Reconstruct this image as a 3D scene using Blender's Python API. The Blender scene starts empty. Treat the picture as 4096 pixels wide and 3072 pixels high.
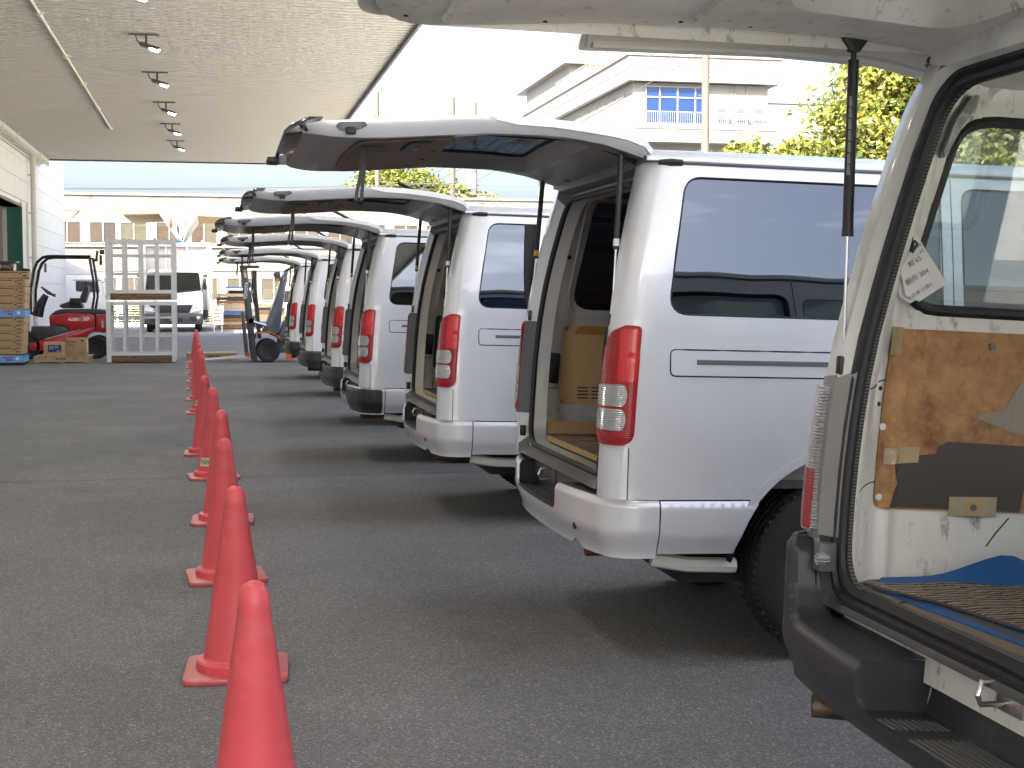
import bpy, bmesh, math, random
from mathutils import Vector, Matrix, geometry
R = math.radians
PI = math.pi
scene = bpy.context.scene
COL = scene.collection
random.seed(7)

# ------------------------------------------------------------------ camera, sky, sun, exposure
cam_d = bpy.data.cameras.new("camera")
cam_d.lens = 49.92; cam_d.sensor_width = 36.0; cam_d.clip_start = 0.05; cam_d.clip_end = 900
cam = bpy.data.objects.new("camera", cam_d); COL.objects.link(cam)
cam.location = (0, 0, 1.4)
cam.rotation_euler = (R(90 - 3.534), 0, R(-11.78))
scene.camera = cam

SUN_EL, SUN_DIR = 45.0, Vector((0.50, 0.72, 0)).normalized()      # direction the light travels
world = bpy.data.worlds.new("World"); scene.world = world
world.use_nodes = True
wn, wl = world.node_tree.nodes, world.node_tree.links
wn.clear()
w_out = wn.new("ShaderNodeOutputWorld"); w_bg = wn.new("ShaderNodeBackground")
w_sky = wn.new("ShaderNodeTexSky"); w_sky.sky_type = 'NISHITA'; w_sky.sun_disc = False
w_sky.sun_elevation = R(SUN_EL)
w_sky.sun_rotation = math.atan2(-SUN_DIR.x, -SUN_DIR.y)
w_sky.air_density = 0.75; w_sky.dust_density = 7.0; w_sky.ozone_density = 1.2
w_tc = wn.new("ShaderNodeTexCoord"); w_map = wn.new("ShaderNodeMapping")
w_map.inputs['Scale'].default_value = (1.0, 1.0, 3.2); w_map.inputs['Location'].default_value = (5.3, 1.7, 0.4)
w_n = wn.new("ShaderNodeTexNoise"); w_n.inputs['Scale'].default_value = 2.6; w_n.inputs['Detail'].default_value = 9
w_n.inputs['Roughness'].default_value = 0.6
w_r = wn.new("ShaderNodeValToRGB"); w_r.color_ramp.elements[0].position = 0.58; w_r.color_ramp.elements[1].position = 0.84
w_mx = wn.new("ShaderNodeMix"); w_mx.data_type = 'RGBA'
w_mx.inputs[7].default_value = (10.0, 10.1, 10.4, 1)
wl.new(w_tc.outputs['Generated'], w_map.inputs['Vector']); wl.new(w_map.outputs[0], w_n.inputs['Vector'])
wl.new(w_n.outputs['Fac'], w_r.inputs['Fac']); wl.new(w_r.outputs['Color'], w_mx.inputs[0])
wl.new(w_sky.outputs[0], w_mx.inputs[6]); wl.new(w_mx.outputs[2], w_bg.inputs['Color'])
w_bg.inputs["Strength"].default_value = 0.085
wl.new(w_bg.outputs[0], w_out.inputs['Surface'])

sun_d = bpy.data.lights.new("sun", 'SUN'); sun_d.energy = 4.5; sun_d.angle = R(0.5); sun_d.color = (1, 0.94, 0.84)
sun = bpy.data.objects.new("sun", sun_d); COL.objects.link(sun)
sd = Vector((SUN_DIR.x * math.cos(R(SUN_EL)), SUN_DIR.y * math.cos(R(SUN_EL)), -math.sin(R(SUN_EL))))
sun.rotation_euler = sd.to_track_quat('-Z', 'Y').to_euler()
sun.location = (-10, -10, 30)

scene.view_settings.view_transform = 'Standard'; scene.view_settings.look = 'None'
scene.view_settings.gamma = 1; scene.view_settings.use_curve_mapping = False
scene.view_settings.exposure = 3.3
scene.cycles.max_bounces = 8; scene.cycles.diffuse_bounces = 4; scene.cycles.transparent_max_bounces = 16
scene.cycles.caustics_reflective = False; scene.cycles.caustics_refractive = False

# ------------------------------------------------------------------ materials
def _n(t, kind, **kw):
    n = t.nodes.new(kind)
    for k, v in kw.items(): n.inputs[k].default_value = v
    return n
def P(name, col, rough=0.5, metal=0.0, coat=0.0, var=0.0, vs=6.0, bump=0.0, bs=60.0, stretch=None, dirt=None, ds=3.0, dlo=0.5, dhi=0.7, emit=None, spec=0.5, coatr=0.05):
    """principled material: colour with noise variation, an optional dirt colour in patches, and fine relief"""
    m = bpy.data.materials.new(name); m.use_nodes = True
    t = m.node_tree; b = t.nodes['Principled BSDF']; L = t.links
    c = (*col, 1) if len(col) == 3 else col
    b.inputs['Base Color'].default_value = c
    b.inputs['Roughness'].default_value = rough; b.inputs['Metallic'].default_value = metal
    b.inputs['Coat Weight'].default_value = coat; b.inputs['Coat Roughness'].default_value = coatr
    b.inputs['Specular IOR Level'].default_value = spec
    if var or bump or dirt:
        tc = t.nodes.new("ShaderNodeTexCoord"); mp = t.nodes.new("ShaderNodeMapping")
        if stretch: mp.inputs['Scale'].default_value = stretch
        L.new(tc.outputs['Object'], mp.inputs['Vector'])
    last = None
    if var:
        n = _n(t, "ShaderNodeTexNoise", Scale=vs, Detail=6.0, Roughness=0.6); L.new(mp.outputs[0], n.inputs['Vector'])
        mr = _n(t, "ShaderNodeMapRange"); mr.inputs[1].default_value = 0.25; mr.inputs[2].default_value = 0.75
        mr.inputs[3].default_value = 1 - var; mr.inputs[4].default_value = 1 + var
        L.new(n.outputs['Fac'], mr.inputs[0])
        mx = t.nodes.new("ShaderNodeMix"); mx.data_type = 'RGBA'; mx.blend_type = 'MULTIPLY'; mx.inputs[0].default_value = 1
        mx.inputs[6].default_value = c
        L.new(mr.outputs[0], mx.inputs[7]); last = mx.outputs[2]
    if dirt:
        n2 = _n(t, "ShaderNodeTexNoise", Scale=ds, Detail=9.0, Roughness=0.72); L.new(mp.outputs[0], n2.inputs['Vector'])
        rp = t.nodes.new("ShaderNodeValToRGB"); rp.color_ramp.elements[0].position = dlo; rp.color_ramp.elements[1].position = dhi
        L.new(n2.outputs['Fac'], rp.inputs['Fac'])
        mx2 = t.nodes.new("ShaderNodeMix"); mx2.data_type = 'RGBA'; mx2.inputs[6].default_value = c; mx2.inputs[7].default_value = (*dirt, 1)
        L.new(rp.outputs['Color'], mx2.inputs[0])
        if last: L.new(last, mx2.inputs[6])
        last = mx2.outputs[2]
    if last: L.new(last, b.inputs['Base Color'])
    if bump:
        n3 = _n(t, "ShaderNodeTexNoise", Scale=bs, Detail=4.0); L.new(mp.outputs[0], n3.inputs['Vector'])
        bp = _n(t, "ShaderNodeBump", Strength=bump, Distance=0.01); L.new(n3.outputs['Fac'], bp.inputs['Height'])
        L.new(bp.outputs[0], b.inputs['Normal'])
    if emit:
        b.inputs['Emission Color'].default_value = (*emit[:3], 1); b.inputs['Emission Strength'].default_value = emit[3]
    return m
def GLASS(name, tint, ior=1.5, gcol=(1, 1, 1), haze=None):
    m = bpy.data.materials.new(name); m.use_nodes = True
    t = m.node_tree; L = t.links; t.nodes.clear()
    o = t.nodes.new("ShaderNodeOutputMaterial"); mix = t.nodes.new("ShaderNodeMixShader")
    tr = t.nodes.new("ShaderNodeBsdfTransparent"); tr.inputs[0].default_value = (*tint, 1)
    gl = t.nodes.new("ShaderNodeBsdfGlossy"); gl.inputs['Roughness'].default_value = 0.0; gl.inputs[0].default_value = (*gcol, 1)
    fr = t.nodes.new("ShaderNodeFresnel"); fr.inputs[0].default_value = ior
    gm = t.nodes.new("ShaderNodeNewGeometry"); im = _n(t, "ShaderNodeMapRange"); im.inputs[3].default_value = ior; im.inputs[4].default_value = 1.0 / ior
    L.new(gm.outputs['Backfacing'], im.inputs[0]); L.new(im.outputs[0], fr.inputs[0])
    L.new(fr.outputs[0], mix.inputs[0]); L.new(gl.outputs[0], mix.inputs[2])
    if haze:
        df = t.nodes.new("ShaderNodeBsdfDiffuse"); df.inputs[0].default_value = (*haze[:3], 1)
        m2 = t.nodes.new("ShaderNodeMixShader")
        tc = t.nodes.new("ShaderNodeTexCoord"); n = _n(t, "ShaderNodeTexNoise", Scale=9.0, Detail=9.0, Roughness=0.8)
        mp = t.nodes.new("ShaderNodeMapping"); mp.inputs['Rotation'].default_value = (0, 0.6, 0); mp.inputs['Scale'].default_value = (1, 1, 5)
        L.new(tc.outputs['Object'], mp.inputs[0]); L.new(mp.outputs[0], n.inputs['Vector'])
        mr = _n(t, "ShaderNodeMapRange"); mr.inputs[1].default_value = 0.3; mr.inputs[2].default_value = 0.8
        mr.inputs[3].default_value = haze[3] * 0.7; mr.inputs[4].default_value = haze[3] * 1.4
        L.new(n.outputs['Fac'], mr.inputs[0]); L.new(mr.outputs[0], m2.inputs[0])
        L.new(tr.outputs[0], m2.inputs[1]); L.new(df.outputs[0], m2.inputs[2]); L.new(m2.outputs[0], mix.inputs[1])
    else:
        L.new(tr.outputs[0], mix.inputs[1])
    L.new(mix.outputs[0], o.inputs[0])
    return m
def BAND(name, c1, c2, scale, axis='X', rough=0.6, dist=2.0, c3=None):
    """stripes from a wave texture (fabric, wood grain, corrugated board)"""
    m = P(name, c1, rough)
    t = m.node_tree; L = t.links; b = t.nodes['Principled BSDF']
    tc = t.nodes.new("ShaderNodeTexCoord"); w = t.nodes.new("ShaderNodeTexWave")
    w.wave_type = 'BANDS'; w.bands_direction = axis; w.inputs['Scale'].default_value = scale; w.inputs['Distortion'].default_value = dist
    w.inputs['Detail'].default_value = 3.0; w.inputs['Detail Scale'].default_value = 2.0
    r = t.nodes.new("ShaderNodeValToRGB"); r.color_ramp.elements[0].color = (*c1, 1); r.color_ramp.elements[1].color = (*c2, 1)
    r.color_ramp.elements[0].position = 0.3; r.color_ramp.elements[1].position = 0.7
    if c3:
        e = r.color_ramp.elements.new(0.5); e.color = (*c3, 1)
    L.new(tc.outputs['Object'], w.inputs[0]); L.new(w.outputs['Fac'], r.inputs[0]); L.new(r.outputs[0], b.inputs['Base Color'])
    return m

M = {}
def asphalt():
    m = P("asphalt", (0.07, 0.07, 0.07), 0.8)
    t = m.node_tree; L = t.links; b = t.nodes['Principled BSDF']
    tc = t.nodes.new("ShaderNodeTexCoord")
    v = t.nodes.new("ShaderNodeTexVoronoi"); v.inputs['Scale'].default_value = 175.0
    L.new(tc.outputs['Object'], v.inputs['Vector'])
    sep = t.nodes.new("ShaderNodeSeparateColor"); L.new(v.outputs['Color'], sep.inputs[0])
    r = t.nodes.new("ShaderNodeValToRGB"); e = r.color_ramp.elements
    e[0].position = 0.0; e[0].color = (0.110, 0.108, 0.105, 1); e[1].position = 1.0; e[1].color = (0.42, 0.40, 0.37, 1)
    x = e.new(0.60); x.color = (0.168, 0.165, 0.160, 1); x = e.new(0.88); x.color = (0.215, 0.21, 0.203, 1); x = e.new(0.955); x.color = (0.29, 0.28, 0.265, 1)
    L.new(sep.outputs[0], r.inputs[0])
    n = _n(t, "ShaderNodeTexNoise", Scale=0.6, Detail=8.0, Roughness=0.65); L.new(tc.outputs['Object'], n.inputs['Vector'])
    mr = _n(t, "ShaderNodeMapRange"); mr.inputs[1].default_value = 0.3; mr.inputs[2].default_value = 0.7
    mr.inputs[3].default_value = 0.80; mr.inputs[4].default_value = 1.20; L.new(n.outputs['Fac'], mr.inputs[0])
    mx = t.nodes.new("ShaderNodeMix"); mx.data_type = 'RGBA'; mx.blend_type = 'MULTIPLY'; mx.inputs[0].default_value = 1
    L.new(r.outputs[0], mx.inputs[6]); L.new(mr.outputs[0], mx.inputs[7])
    # oil spots and light dust
    n2 = _n(t, "ShaderNodeTexNoise", Scale=2.3, Detail=5.0, Roughness=0.6); L.new(tc.outputs['Object'], n2.inputs['Vector'])
    r2 = t.nodes.new("ShaderNodeValToRGB"); r2.color_ramp.elements[0].position = 0.66; r2.color_ramp.elements[1].position = 0.8
    L.new(n2.outputs['Fac'], r2.inputs[0])
    mx2 = t.nodes.new("ShaderNodeMix"); mx2.data_type = 'RGBA'; mx2.inputs[7].default_value = (0.045, 0.044, 0.043, 1)
    L.new(r2.outputs[0], mx2.inputs[0]); L.new(mx.outputs[2], mx2.inputs[6]); L.new(mx2.outputs[2], b.inputs['Base Color'])
    bp = _n(t, "ShaderNodeBump", Strength=0.5, Distance=0.006); L.new(v.outputs['Distance'], bp.inputs['Height']); L.new(bp.outputs[0], b.inputs['Normal'])
    return m
M['asphalt'] = asphalt()
M['joint'] = P("asphalt_joint", (0.02, 0.02, 0.02), 0.9)
M['silver'] = P("silver_paint", (0.72, 0.74, 0.77), 0.34, 0.22, 0.9, var=0.03, vs=2.5, dirt=(0.60, 0.62, 0.65), ds=1.7, dlo=0.52, dhi=0.9)
M['silver2'] = P("silver_paint_grey", (0.65, 0.675, 0.705), 0.36, 0.22, 0.8, var=0.02, vs=900)
M['white'] = P("white_paint", (0.80, 0.80, 0.78), 0.3, 0, 0.7, var=0.03, vs=4)
M['oldwhite'] = P("old_white_paint", (0.70, 0.69, 0.65), 0.42, 0, 0.3, var=0.05, vs=5, dirt=(0.36, 0.34, 0.29), ds=3.5, dlo=0.58, dhi=0.82)
M['scratched'] = P("scratched_white_interior", (0.80, 0.785, 0.73), 0.5, 0, 0.15, var=0.08, vs=5, dirt=(0.26, 0.25, 0.225), ds=22, dlo=0.57, dhi=0.70, stretch=(1, 1, 0.45), bump=0.15, bs=14)
M['inner'] = P("inner_grey_paint", (0.50, 0.495, 0.475), 0.45, 0.1, 0.2, var=0.05, vs=4, dirt=(0.22, 0.21, 0.19), ds=9, dlo=0.62, dhi=0.78)
M['inner_w'] = P("inner_white_paint", (0.66, 0.63, 0.55), 0.45, 0, 0.2, var=0.06, vs=4, dirt=(0.33, 0.29, 0.22), ds=7, dlo=0.58, dhi=0.8)
M['gate_shaded'] = P("gate_paint_shaded", (0.27, 0.265, 0.26), 0.42, 0.2, 0.15, var=0.05, vs=5)  # gate paint darkened for the shade on its underside
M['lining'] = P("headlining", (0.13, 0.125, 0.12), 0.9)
M['black'] = P("black_plastic", (0.018, 0.018, 0.02), 0.45, var=0.1, vs=20)
M['rubber'] = P("black_rubber", (0.012, 0.012, 0.013), 0.55)
M['rubber2'] = BAND("ribbed_rubber", (0.012, 0.012, 0.012), (0.10, 0.10, 0.09), 38, 'Z', 0.7, 0.0)
M['tyre'] = P("tyre_rubber", (0.02, 0.02, 0.02), 0.75, bump=0.2, bs=40)
M['dark'] = P("dark_underbody", (0.02, 0.02, 0.02), 0.8)
M['gap'] = P("panel_gap", (0.015, 0.015, 0.017), 0.7)
M['bumper_b'] = P("worn_black_bumper", (0.032, 0.033, 0.036), 0.42, var=0.15, vs=5, dirt=(0.10, 0.098, 0.09), ds=5, dlo=0.58, dhi=0.85, bump=0.1, bs=200)
M['bumper_g'] = P("grey_bumper", (0.045, 0.046, 0.048), 0.4, var=0.1, vs=6, dirt=(0.12, 0.12, 0.11), ds=6, dlo=0.6, dhi=0.9)
M['greypl'] = P("grey_plastic", (0.12, 0.122, 0.125), 0.4)
M['greypl2'] = P("warm_grey_plastic", (0.23, 0.225, 0.215), 0.38, var=0.04, vs=4)
M['sill'] = P("worn_sill", (0.13, 0.127, 0.12), 0.45, 0.3, 0, var=0.15, vs=18, dirt=(0.08, 0.075, 0.07), ds=8, dlo=0.5, dhi=0.7)
M['red_lens'] = P("red_lens", (0.34, 0.003, 0.008), 0.25, 0, 0.2, emit=None)
M['red_lens2'] = P("bright_red_lens", (0.60, 0.006, 0.012), 0.2, 0, 0.3)
def ribs(m, scale, axis='Z', strength=0.6):
    t = m.node_tree; b = t.nodes['Principled BSDF']
    tc = t.nodes.new("ShaderNodeTexCoord"); w = t.nodes.new("ShaderNodeTexWave"); w.bands_direction = axis; w.inputs['Scale'].default_value = scale
    bp = _n(t, "ShaderNodeBump", Strength=strength, Distance=0.004)
    t.links.new(tc.outputs['Object'], w.inputs[0]); t.links.new(w.outputs['Fac'], bp.inputs['Height']); t.links.new(bp.outputs[0], b.inputs['Normal'])
ribs(M['red_lens'], 42, 'Z', 0.25)
M['clear_lens'] = P("clear_lens", (0.66, 0.67, 0.68), 0.12, 0.55, 1.0); ribs(M['clear_lens'], 40, 'Z', 0.9)
M['glass_dark'] = GLASS("privacy_glass", (0.055, 0.06, 0.07), 2.05, (0.84, 0.92, 1.0))
M['glass_mid'] = GLASS("tinted_glass", (0.42, 0.47, 0.46), 1.5)
M['glass_old'] = GLASS("scratched_glass", (0.70, 0.77, 0.755), 1.5, haze=(0.66, 0.70, 0.68, 0.22))
M['glass_far'] = GLASS("office_glass", (0.5, 0.65, 0.85), 1.6, (0.75, 0.85, 1.0))
M['board'] = P("fibreboard", (0.60, 0.40, 0.205), 0.7, var=0.06, vs=120, dirt=(0.24, 0.12, 0.04), ds=2, dlo=0.55, dhi=0.8)
M['board_d'] = P("brown_hardboard", (0.17, 0.105, 0.068), 0.55, var=0.08, vs=30)
M['board_old'] = P("stained_hardboard", (0.42, 0.225, 0.095), 0.65, var=0.30, vs=26, dirt=(0.20, 0.085, 0.03), ds=5.5, dlo=0.50, dhi=0.66, bump=0.2, bs=30)
M['board_cut'] = P("board_edge", (0.24, 0.12, 0.05), 0.7)
M['green_board'] = P("green_felt", (0.018, 0.085, 0.035), 0.85, var=0.1, vs=60)
M['woodgrain_d'] = BAND("dark_wood_film", (0.058, 0.048, 0.042), (0.070, 0.058, 0.051), 45, 'X', 0.5, 3.0)
M['woodgrain_l'] = BAND("grey_wood_film", (0.33, 0.28, 0.225), (0.28, 0.232, 0.19), 34, 'X', 0.5, 4.0)
M['plank'] = P("worn_brown_plank", (0.24, 0.185, 0.13), 0.7, var=0.2, vs=30)
M['tape'] = P("old_brown_tape", (0.40, 0.34, 0.22), 0.3, var=0.08, vs=30)
M['tape2'] = P("kraft_tape", (0.42, 0.22, 0.07), 0.3, var=0.05, vs=20)
M['putty'] = P("torn_paper", (0.50, 0.34, 0.16), 0.7)
M['bluemat'] = P("blue_mat", (0.02, 0.12, 0.36), 0.55, var=0.12, vs=9, dirt=(0.06, 0.11, 0.2), ds=20, dlo=0.6, dhi=0.8)
M['carpet'] = BAND("striped_carpet", (0.035, 0.032, 0.045), (0.40, 0.34, 0.23), 15, 'Y', 0.95, 5.0)
M['stripeboard'] = BAND("striped_board", (0.10, 0.062, 0.075), (0.36, 0.27, 0.155), 4.2, 'Y', 0.55, 5.0, (0.20, 0.14, 0.10))
M['ply_edge'] = P("plywood_edge", (0.50, 0.33, 0.15), 0.7)
M['card'] = P("cardboard", (0.43, 0.285, 0.145), 0.75, var=0.05, vs=8)
M['card_l'] = P("pale_cardboard", (0.52, 0.37, 0.21), 0.75, var=0.05, vs=8)
M['print'] = P("black_print", (0.03, 0.025, 0.02), 0.8)
M['paper'] = P("white_paper", (0.74, 0.735, 0.72), 0.8, var=0.02, vs=20)
M['pencil'] = P("pencil_line", (0.22, 0.22, 0.24), 0.8)
M['steel'] = P("steel", (0.55, 0.55, 0.55), 0.3, 0.9)
M['rod'] = P("chrome_rod", (0.70, 0.70, 0.71), 0.15, 1.0)
M['gloss_black'] = P("gloss_black_paint", (0.012, 0.012, 0.013), 0.25, 0, 0.6)
M['darkgrey'] = P("dark_grey_steel", (0.07, 0.072, 0.078), 0.4, 0.2)
M['cone'] = P("red_cone_plastic", (0.68, 0.088, 0.098), 0.45, var=0.10, vs=7, dirt=(0.68, 0.17, 0.18), ds=4, dlo=0.5, dhi=0.75)
M['cone_base'] = P("red_cone_base", (0.54, 0.105, 0.10), 0.35, var=0.12, vs=9, dirt=(0.35, 0.12, 0.11), ds=6, dlo=0.5, dhi=0.8)
M['sticker'] = P("cream_sticker", (0.66, 0.58, 0.42), 0.6)
M['deck'] = P("deck_paint", (0.50, 0.48, 0.43), 0.6, var=0.04, vs=2)
M['fascia'] = P("dark_fascia", (0.07, 0.06, 0.06), 0.5)
M['panel'] = P("wall_panel_paint", (0.74, 0.735, 0.70), 0.5, var=0.02, vs=0.8, dirt=(0.62, 0.60, 0.55), ds=0.7, dlo=0.52, dhi=0.8)
M['pipe'] = P("pvc_pipe", (0.62, 0.60, 0.55), 0.4)
M['greendoor'] = P("green_door_paint", (0.028, 0.13, 0.095), 0.45)
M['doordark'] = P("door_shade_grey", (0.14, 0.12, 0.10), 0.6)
M['lamp_lit'] = P("lit_lamp", (1, 1, 1), 0.3, emit=(1.0, 0.97, 0.92, 14.0))
M['conduit'] = P("cream_conduit", (0.68, 0.63, 0.52), 0.4)
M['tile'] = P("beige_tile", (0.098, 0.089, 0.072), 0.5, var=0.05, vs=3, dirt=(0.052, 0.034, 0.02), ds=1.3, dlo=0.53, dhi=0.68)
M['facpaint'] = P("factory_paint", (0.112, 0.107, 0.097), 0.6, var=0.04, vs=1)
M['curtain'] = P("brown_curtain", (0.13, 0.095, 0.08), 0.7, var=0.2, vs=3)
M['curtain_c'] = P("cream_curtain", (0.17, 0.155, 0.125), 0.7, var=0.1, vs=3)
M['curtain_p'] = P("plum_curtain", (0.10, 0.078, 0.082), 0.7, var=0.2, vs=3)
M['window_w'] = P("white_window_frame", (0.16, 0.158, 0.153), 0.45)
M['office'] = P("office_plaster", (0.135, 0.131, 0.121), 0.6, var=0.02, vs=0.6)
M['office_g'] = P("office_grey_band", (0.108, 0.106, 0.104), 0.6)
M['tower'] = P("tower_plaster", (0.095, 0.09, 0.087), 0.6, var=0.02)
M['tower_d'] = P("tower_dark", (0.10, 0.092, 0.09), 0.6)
M['pole'] = P("concrete_pole", (0.06, 0.05, 0.041), 0.8, var=0.08, vs=5)
M['metalw'] = P("galvanised_white", (0.62, 0.62, 0.60), 0.45, 0.2)
M['cable'] = P("black_cable", (0.05, 0.05, 0.055), 0.6)
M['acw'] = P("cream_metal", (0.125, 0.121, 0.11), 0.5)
M['cage'] = P("white_cage_paint", (0.66, 0.66, 0.64), 0.5, var=0.06, vs=8, dirt=(0.40, 0.36, 0.30), ds=5, dlo=0.62, dhi=0.8)
M['oldwood'] = BAND("old_plank", (0.20, 0.115, 0.055), (0.13, 0.07, 0.032), 3.0, 'Z', 0.8, 6.0)
M['palwood'] = P("pallet_wood", (0.45, 0.34, 0.20), 0.75, var=0.08, vs=6)
M['palwood2'] = P("orange_pallet_wood", (0.25, 0.13, 0.05), 0.75, var=0.12, vs=5)
M['bluepl'] = P("blue_plastic", (0.16, 0.37, 0.68), 0.45, var=0.04, vs=4)
M['bluepal'] = P("blue_pallet", (0.04, 0.14, 0.40), 0.5)
M['blackpal'] = P("black_pallet", (0.03, 0.03, 0.03), 0.6)
M['fl_red'] = P("forklift_red", (0.50, 0.018, 0.03), 0.3, 0, 0.6, var=0.04, vs=4)
M['fl_grey'] = P("forklift_grey", (0.055, 0.06, 0.068), 0.4)
M['fl_blue'] = P("forklift_blue_grey", (0.075, 0.10, 0.125), 0.35, 0, 0.4)
M['fl_orange'] = P("forklift_orange", (0.60, 0.12, 0.02), 0.35, 0, 0.4)
M['text_w'] = P("white_lettering", (0.75, 0.75, 0.74), 0.5)
M['navy'] = P("navy_print", (0.03, 0.045, 0.19), 0.6)
M['paneblue'] = P("reflected_blue", (0.075, 0.105, 0.145), 0.6)  # reflected blue of the office panes, put into a backing colour
M['tan'] = P("tan_canvas", (0.46, 0.33, 0.17), 0.7, var=0.05, vs=3)
M['truckgrey'] = P("truck_box_grey", (0.40, 0.40, 0.39), 0.5, 0.2, var=0.03, vs=2)
M['amber'] = P("amber_lens", (0.7, 0.22, 0.02), 0.2, 0, 0.8)
M['redmark'] = P("red_sticker", (0.5, 0.03, 0.03), 0.5)
M['yellow'] = P("yellow_sticker", (0.75, 0.5, 0.03), 0.5)
M['bark'] = P("bark", (0.10, 0.075, 0.055), 0.9, var=0.2, vs=8)
M['sunlit_pale'] = P("sunlit_ground_pale", (0.70, 0.70, 0.68), 0.7, var=0.08, vs=9)  # pale colour for the strip of sunlit ground
M['rust'] = P("rusty_steel", (0.12, 0.055, 0.03), 0.8, var=0.25, vs=20)
M['exhaust'] = P("exhaust_steel", (0.11, 0.085, 0.065), 0.5, 0.5, var=0.2, vs=15)
M['fabric'] = P("seat_vinyl", (0.05, 0.05, 0.052), 0.6)
M['concrete'] = P("pale_concrete", (0.50, 0.485, 0.45), 0.85, var=0.08, vs=0.7)
def leafmat(name, cols):
    m = P(name, cols[0], 0.55)
    t = m.node_tree; L = t.links; b = t.nodes['Principled BSDF']
    g = t.nodes.new("ShaderNodeObjectInfo"); geo = t.nodes.new("ShaderNodeNewGeometry")
    r = t.nodes.new("ShaderNodeValToRGB"); e = r.color_ramp.elements
    e[0].color = (*cols[0], 1); e[1].color = (*cols[-1], 1)
    for i, c in enumerate(cols[1:-1]):
        x = e.new((i + 1) / (len(cols) - 1)); x.color = (*c, 1)
    L.new(geo.outputs['Random Per Island'], r.inputs[0]); L.new(r.outputs[0], b.inputs['Base Color'])
    tl = t.nodes.new("ShaderNodeBsdfTranslucent"); ms = t.nodes.new("ShaderNodeMixShader"); ms.inputs[0].default_value = 0.35
    L.new(r.outputs[0], tl.inputs[0]); o = t.nodes['Material Output']
    L.new(b.outputs[0], ms.inputs[1]); L.new(tl.outputs[0], ms.inputs[2]); L.new(ms.outputs[0], o.inputs[0])
    return m
M['leaf'] = leafmat("yellow_green_leaves", [(0.035, 0.06, 0.008), (0.085, 0.105, 0.014), (0.135, 0.135, 0.02), (0.19, 0.16, 0.025)])
M['leaf_b'] = leafmat("bright_leaves", [(0.05, 0.075, 0.008), (0.10, 0.115, 0.014), (0.16, 0.15, 0.02)])

# ------------------------------------------------------------------ mesh helpers
def lerp_table(tab, z):
    if z <= tab[0][0]: return tab[0][1]
    for (a, va), (b, vb) in zip(tab, tab[1:]):
        if z <= b: return va + (vb - va) * (z - a) / (b - a)
    return tab[-1][1]
def smooth_table(tab, z):
    n = len(tab)
    if z <= tab[0][0]: return tab[0][1]
    if z >= tab[-1][0]: return tab[-1][1]
    k = 0
    while z > tab[k + 1][0]: k += 1
    sl = lambda i: (tab[i + 1][1] - tab[i][1]) / (tab[i + 1][0] - tab[i][0])
    def tan(i):
        if i == 0: return sl(0)
        if i == n - 1: return sl(n - 2)
        a, b = sl(i - 1), sl(i)
        return 0.0 if a * b <= 0 else 2 * a * b / (a + b)
    h = tab[k + 1][0] - tab[k][0]; t = (z - tab[k][0]) / h
    return tab[k][1] * (2 * t ** 3 - 3 * t ** 2 + 1) + h * tan(k) * (t ** 3 - 2 * t ** 2 + t) + tab[k + 1][1] * (3 * t ** 2 - 2 * t ** 3) + h * tan(k + 1) * (t ** 3 - t ** 2)
def fillet(pts, rads, n=6):
    """rounded polygon; rads a number or one per corner"""
    out = []; N = len(pts)
    if not hasattr(rads, '__len__'): rads = [rads] * N
    for i in range(N):
        p0, p, p1 = Vector(pts[i - 1]), Vector(pts[i]), Vector(pts[(i + 1) % N]); r = rads[i]
        if r <= 0: out.append(tuple(p)); continue
        a, b = (p0 - p), (p1 - p); la, lb = a.length, b.length; a.normalize(); b.normalize()
        ang = a.angle(b); t = min(r / math.tan(ang / 2), la * 0.49, lb * 0.49)
        s, e = p + a * t, p + b * t
        for k in range(n + 1):
            f = k / n; q = s * (1 - f) ** 2 + p * 2 * f * (1 - f) + e * f * f
            out.append(tuple(q))
    return out
def resample(poly, step, closed=True):
    out = []; N = len(poly)
    for i in range(N if closed else N - 1):
        a, b = poly[i], poly[(i + 1) % N]
        d = math.hypot(b[0] - a[0], b[1] - a[1]); k = max(1, int(math.ceil(d / step - 1e-6)))
        for j in range(k): out.append((a[0] + (b[0] - a[0]) * j / k, a[1] + (b[1] - a[1]) * j / k))
    if not closed: out.append(poly[-1])
    return out
def inside(p, poly):
    x, y = p; c = False; j = len(poly) - 1
    for i in range(len(poly)):
        xi, yi = poly[i]; xj, yj = poly[j]
        if (yi > y) != (yj > y) and x < (xj - xi) * (y - yi) / (yj - yi) + xi: c = not c
        j = i
    return c
def near_poly(p, poly, d):
    return any((p[0] - q[0]) ** 2 + (p[1] - q[1]) ** 2 < d * d for q in poly)
def clean(poly):
    out = []
    for p in poly:
        if not out or math.hypot(p[0] - out[-1][0], p[1] - out[-1][1]) > 1e-4: out.append(p)
    if math.hypot(out[0][0] - out[-1][0], out[0][1] - out[-1][1]) < 1e-4: out.pop()
    return out
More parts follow.
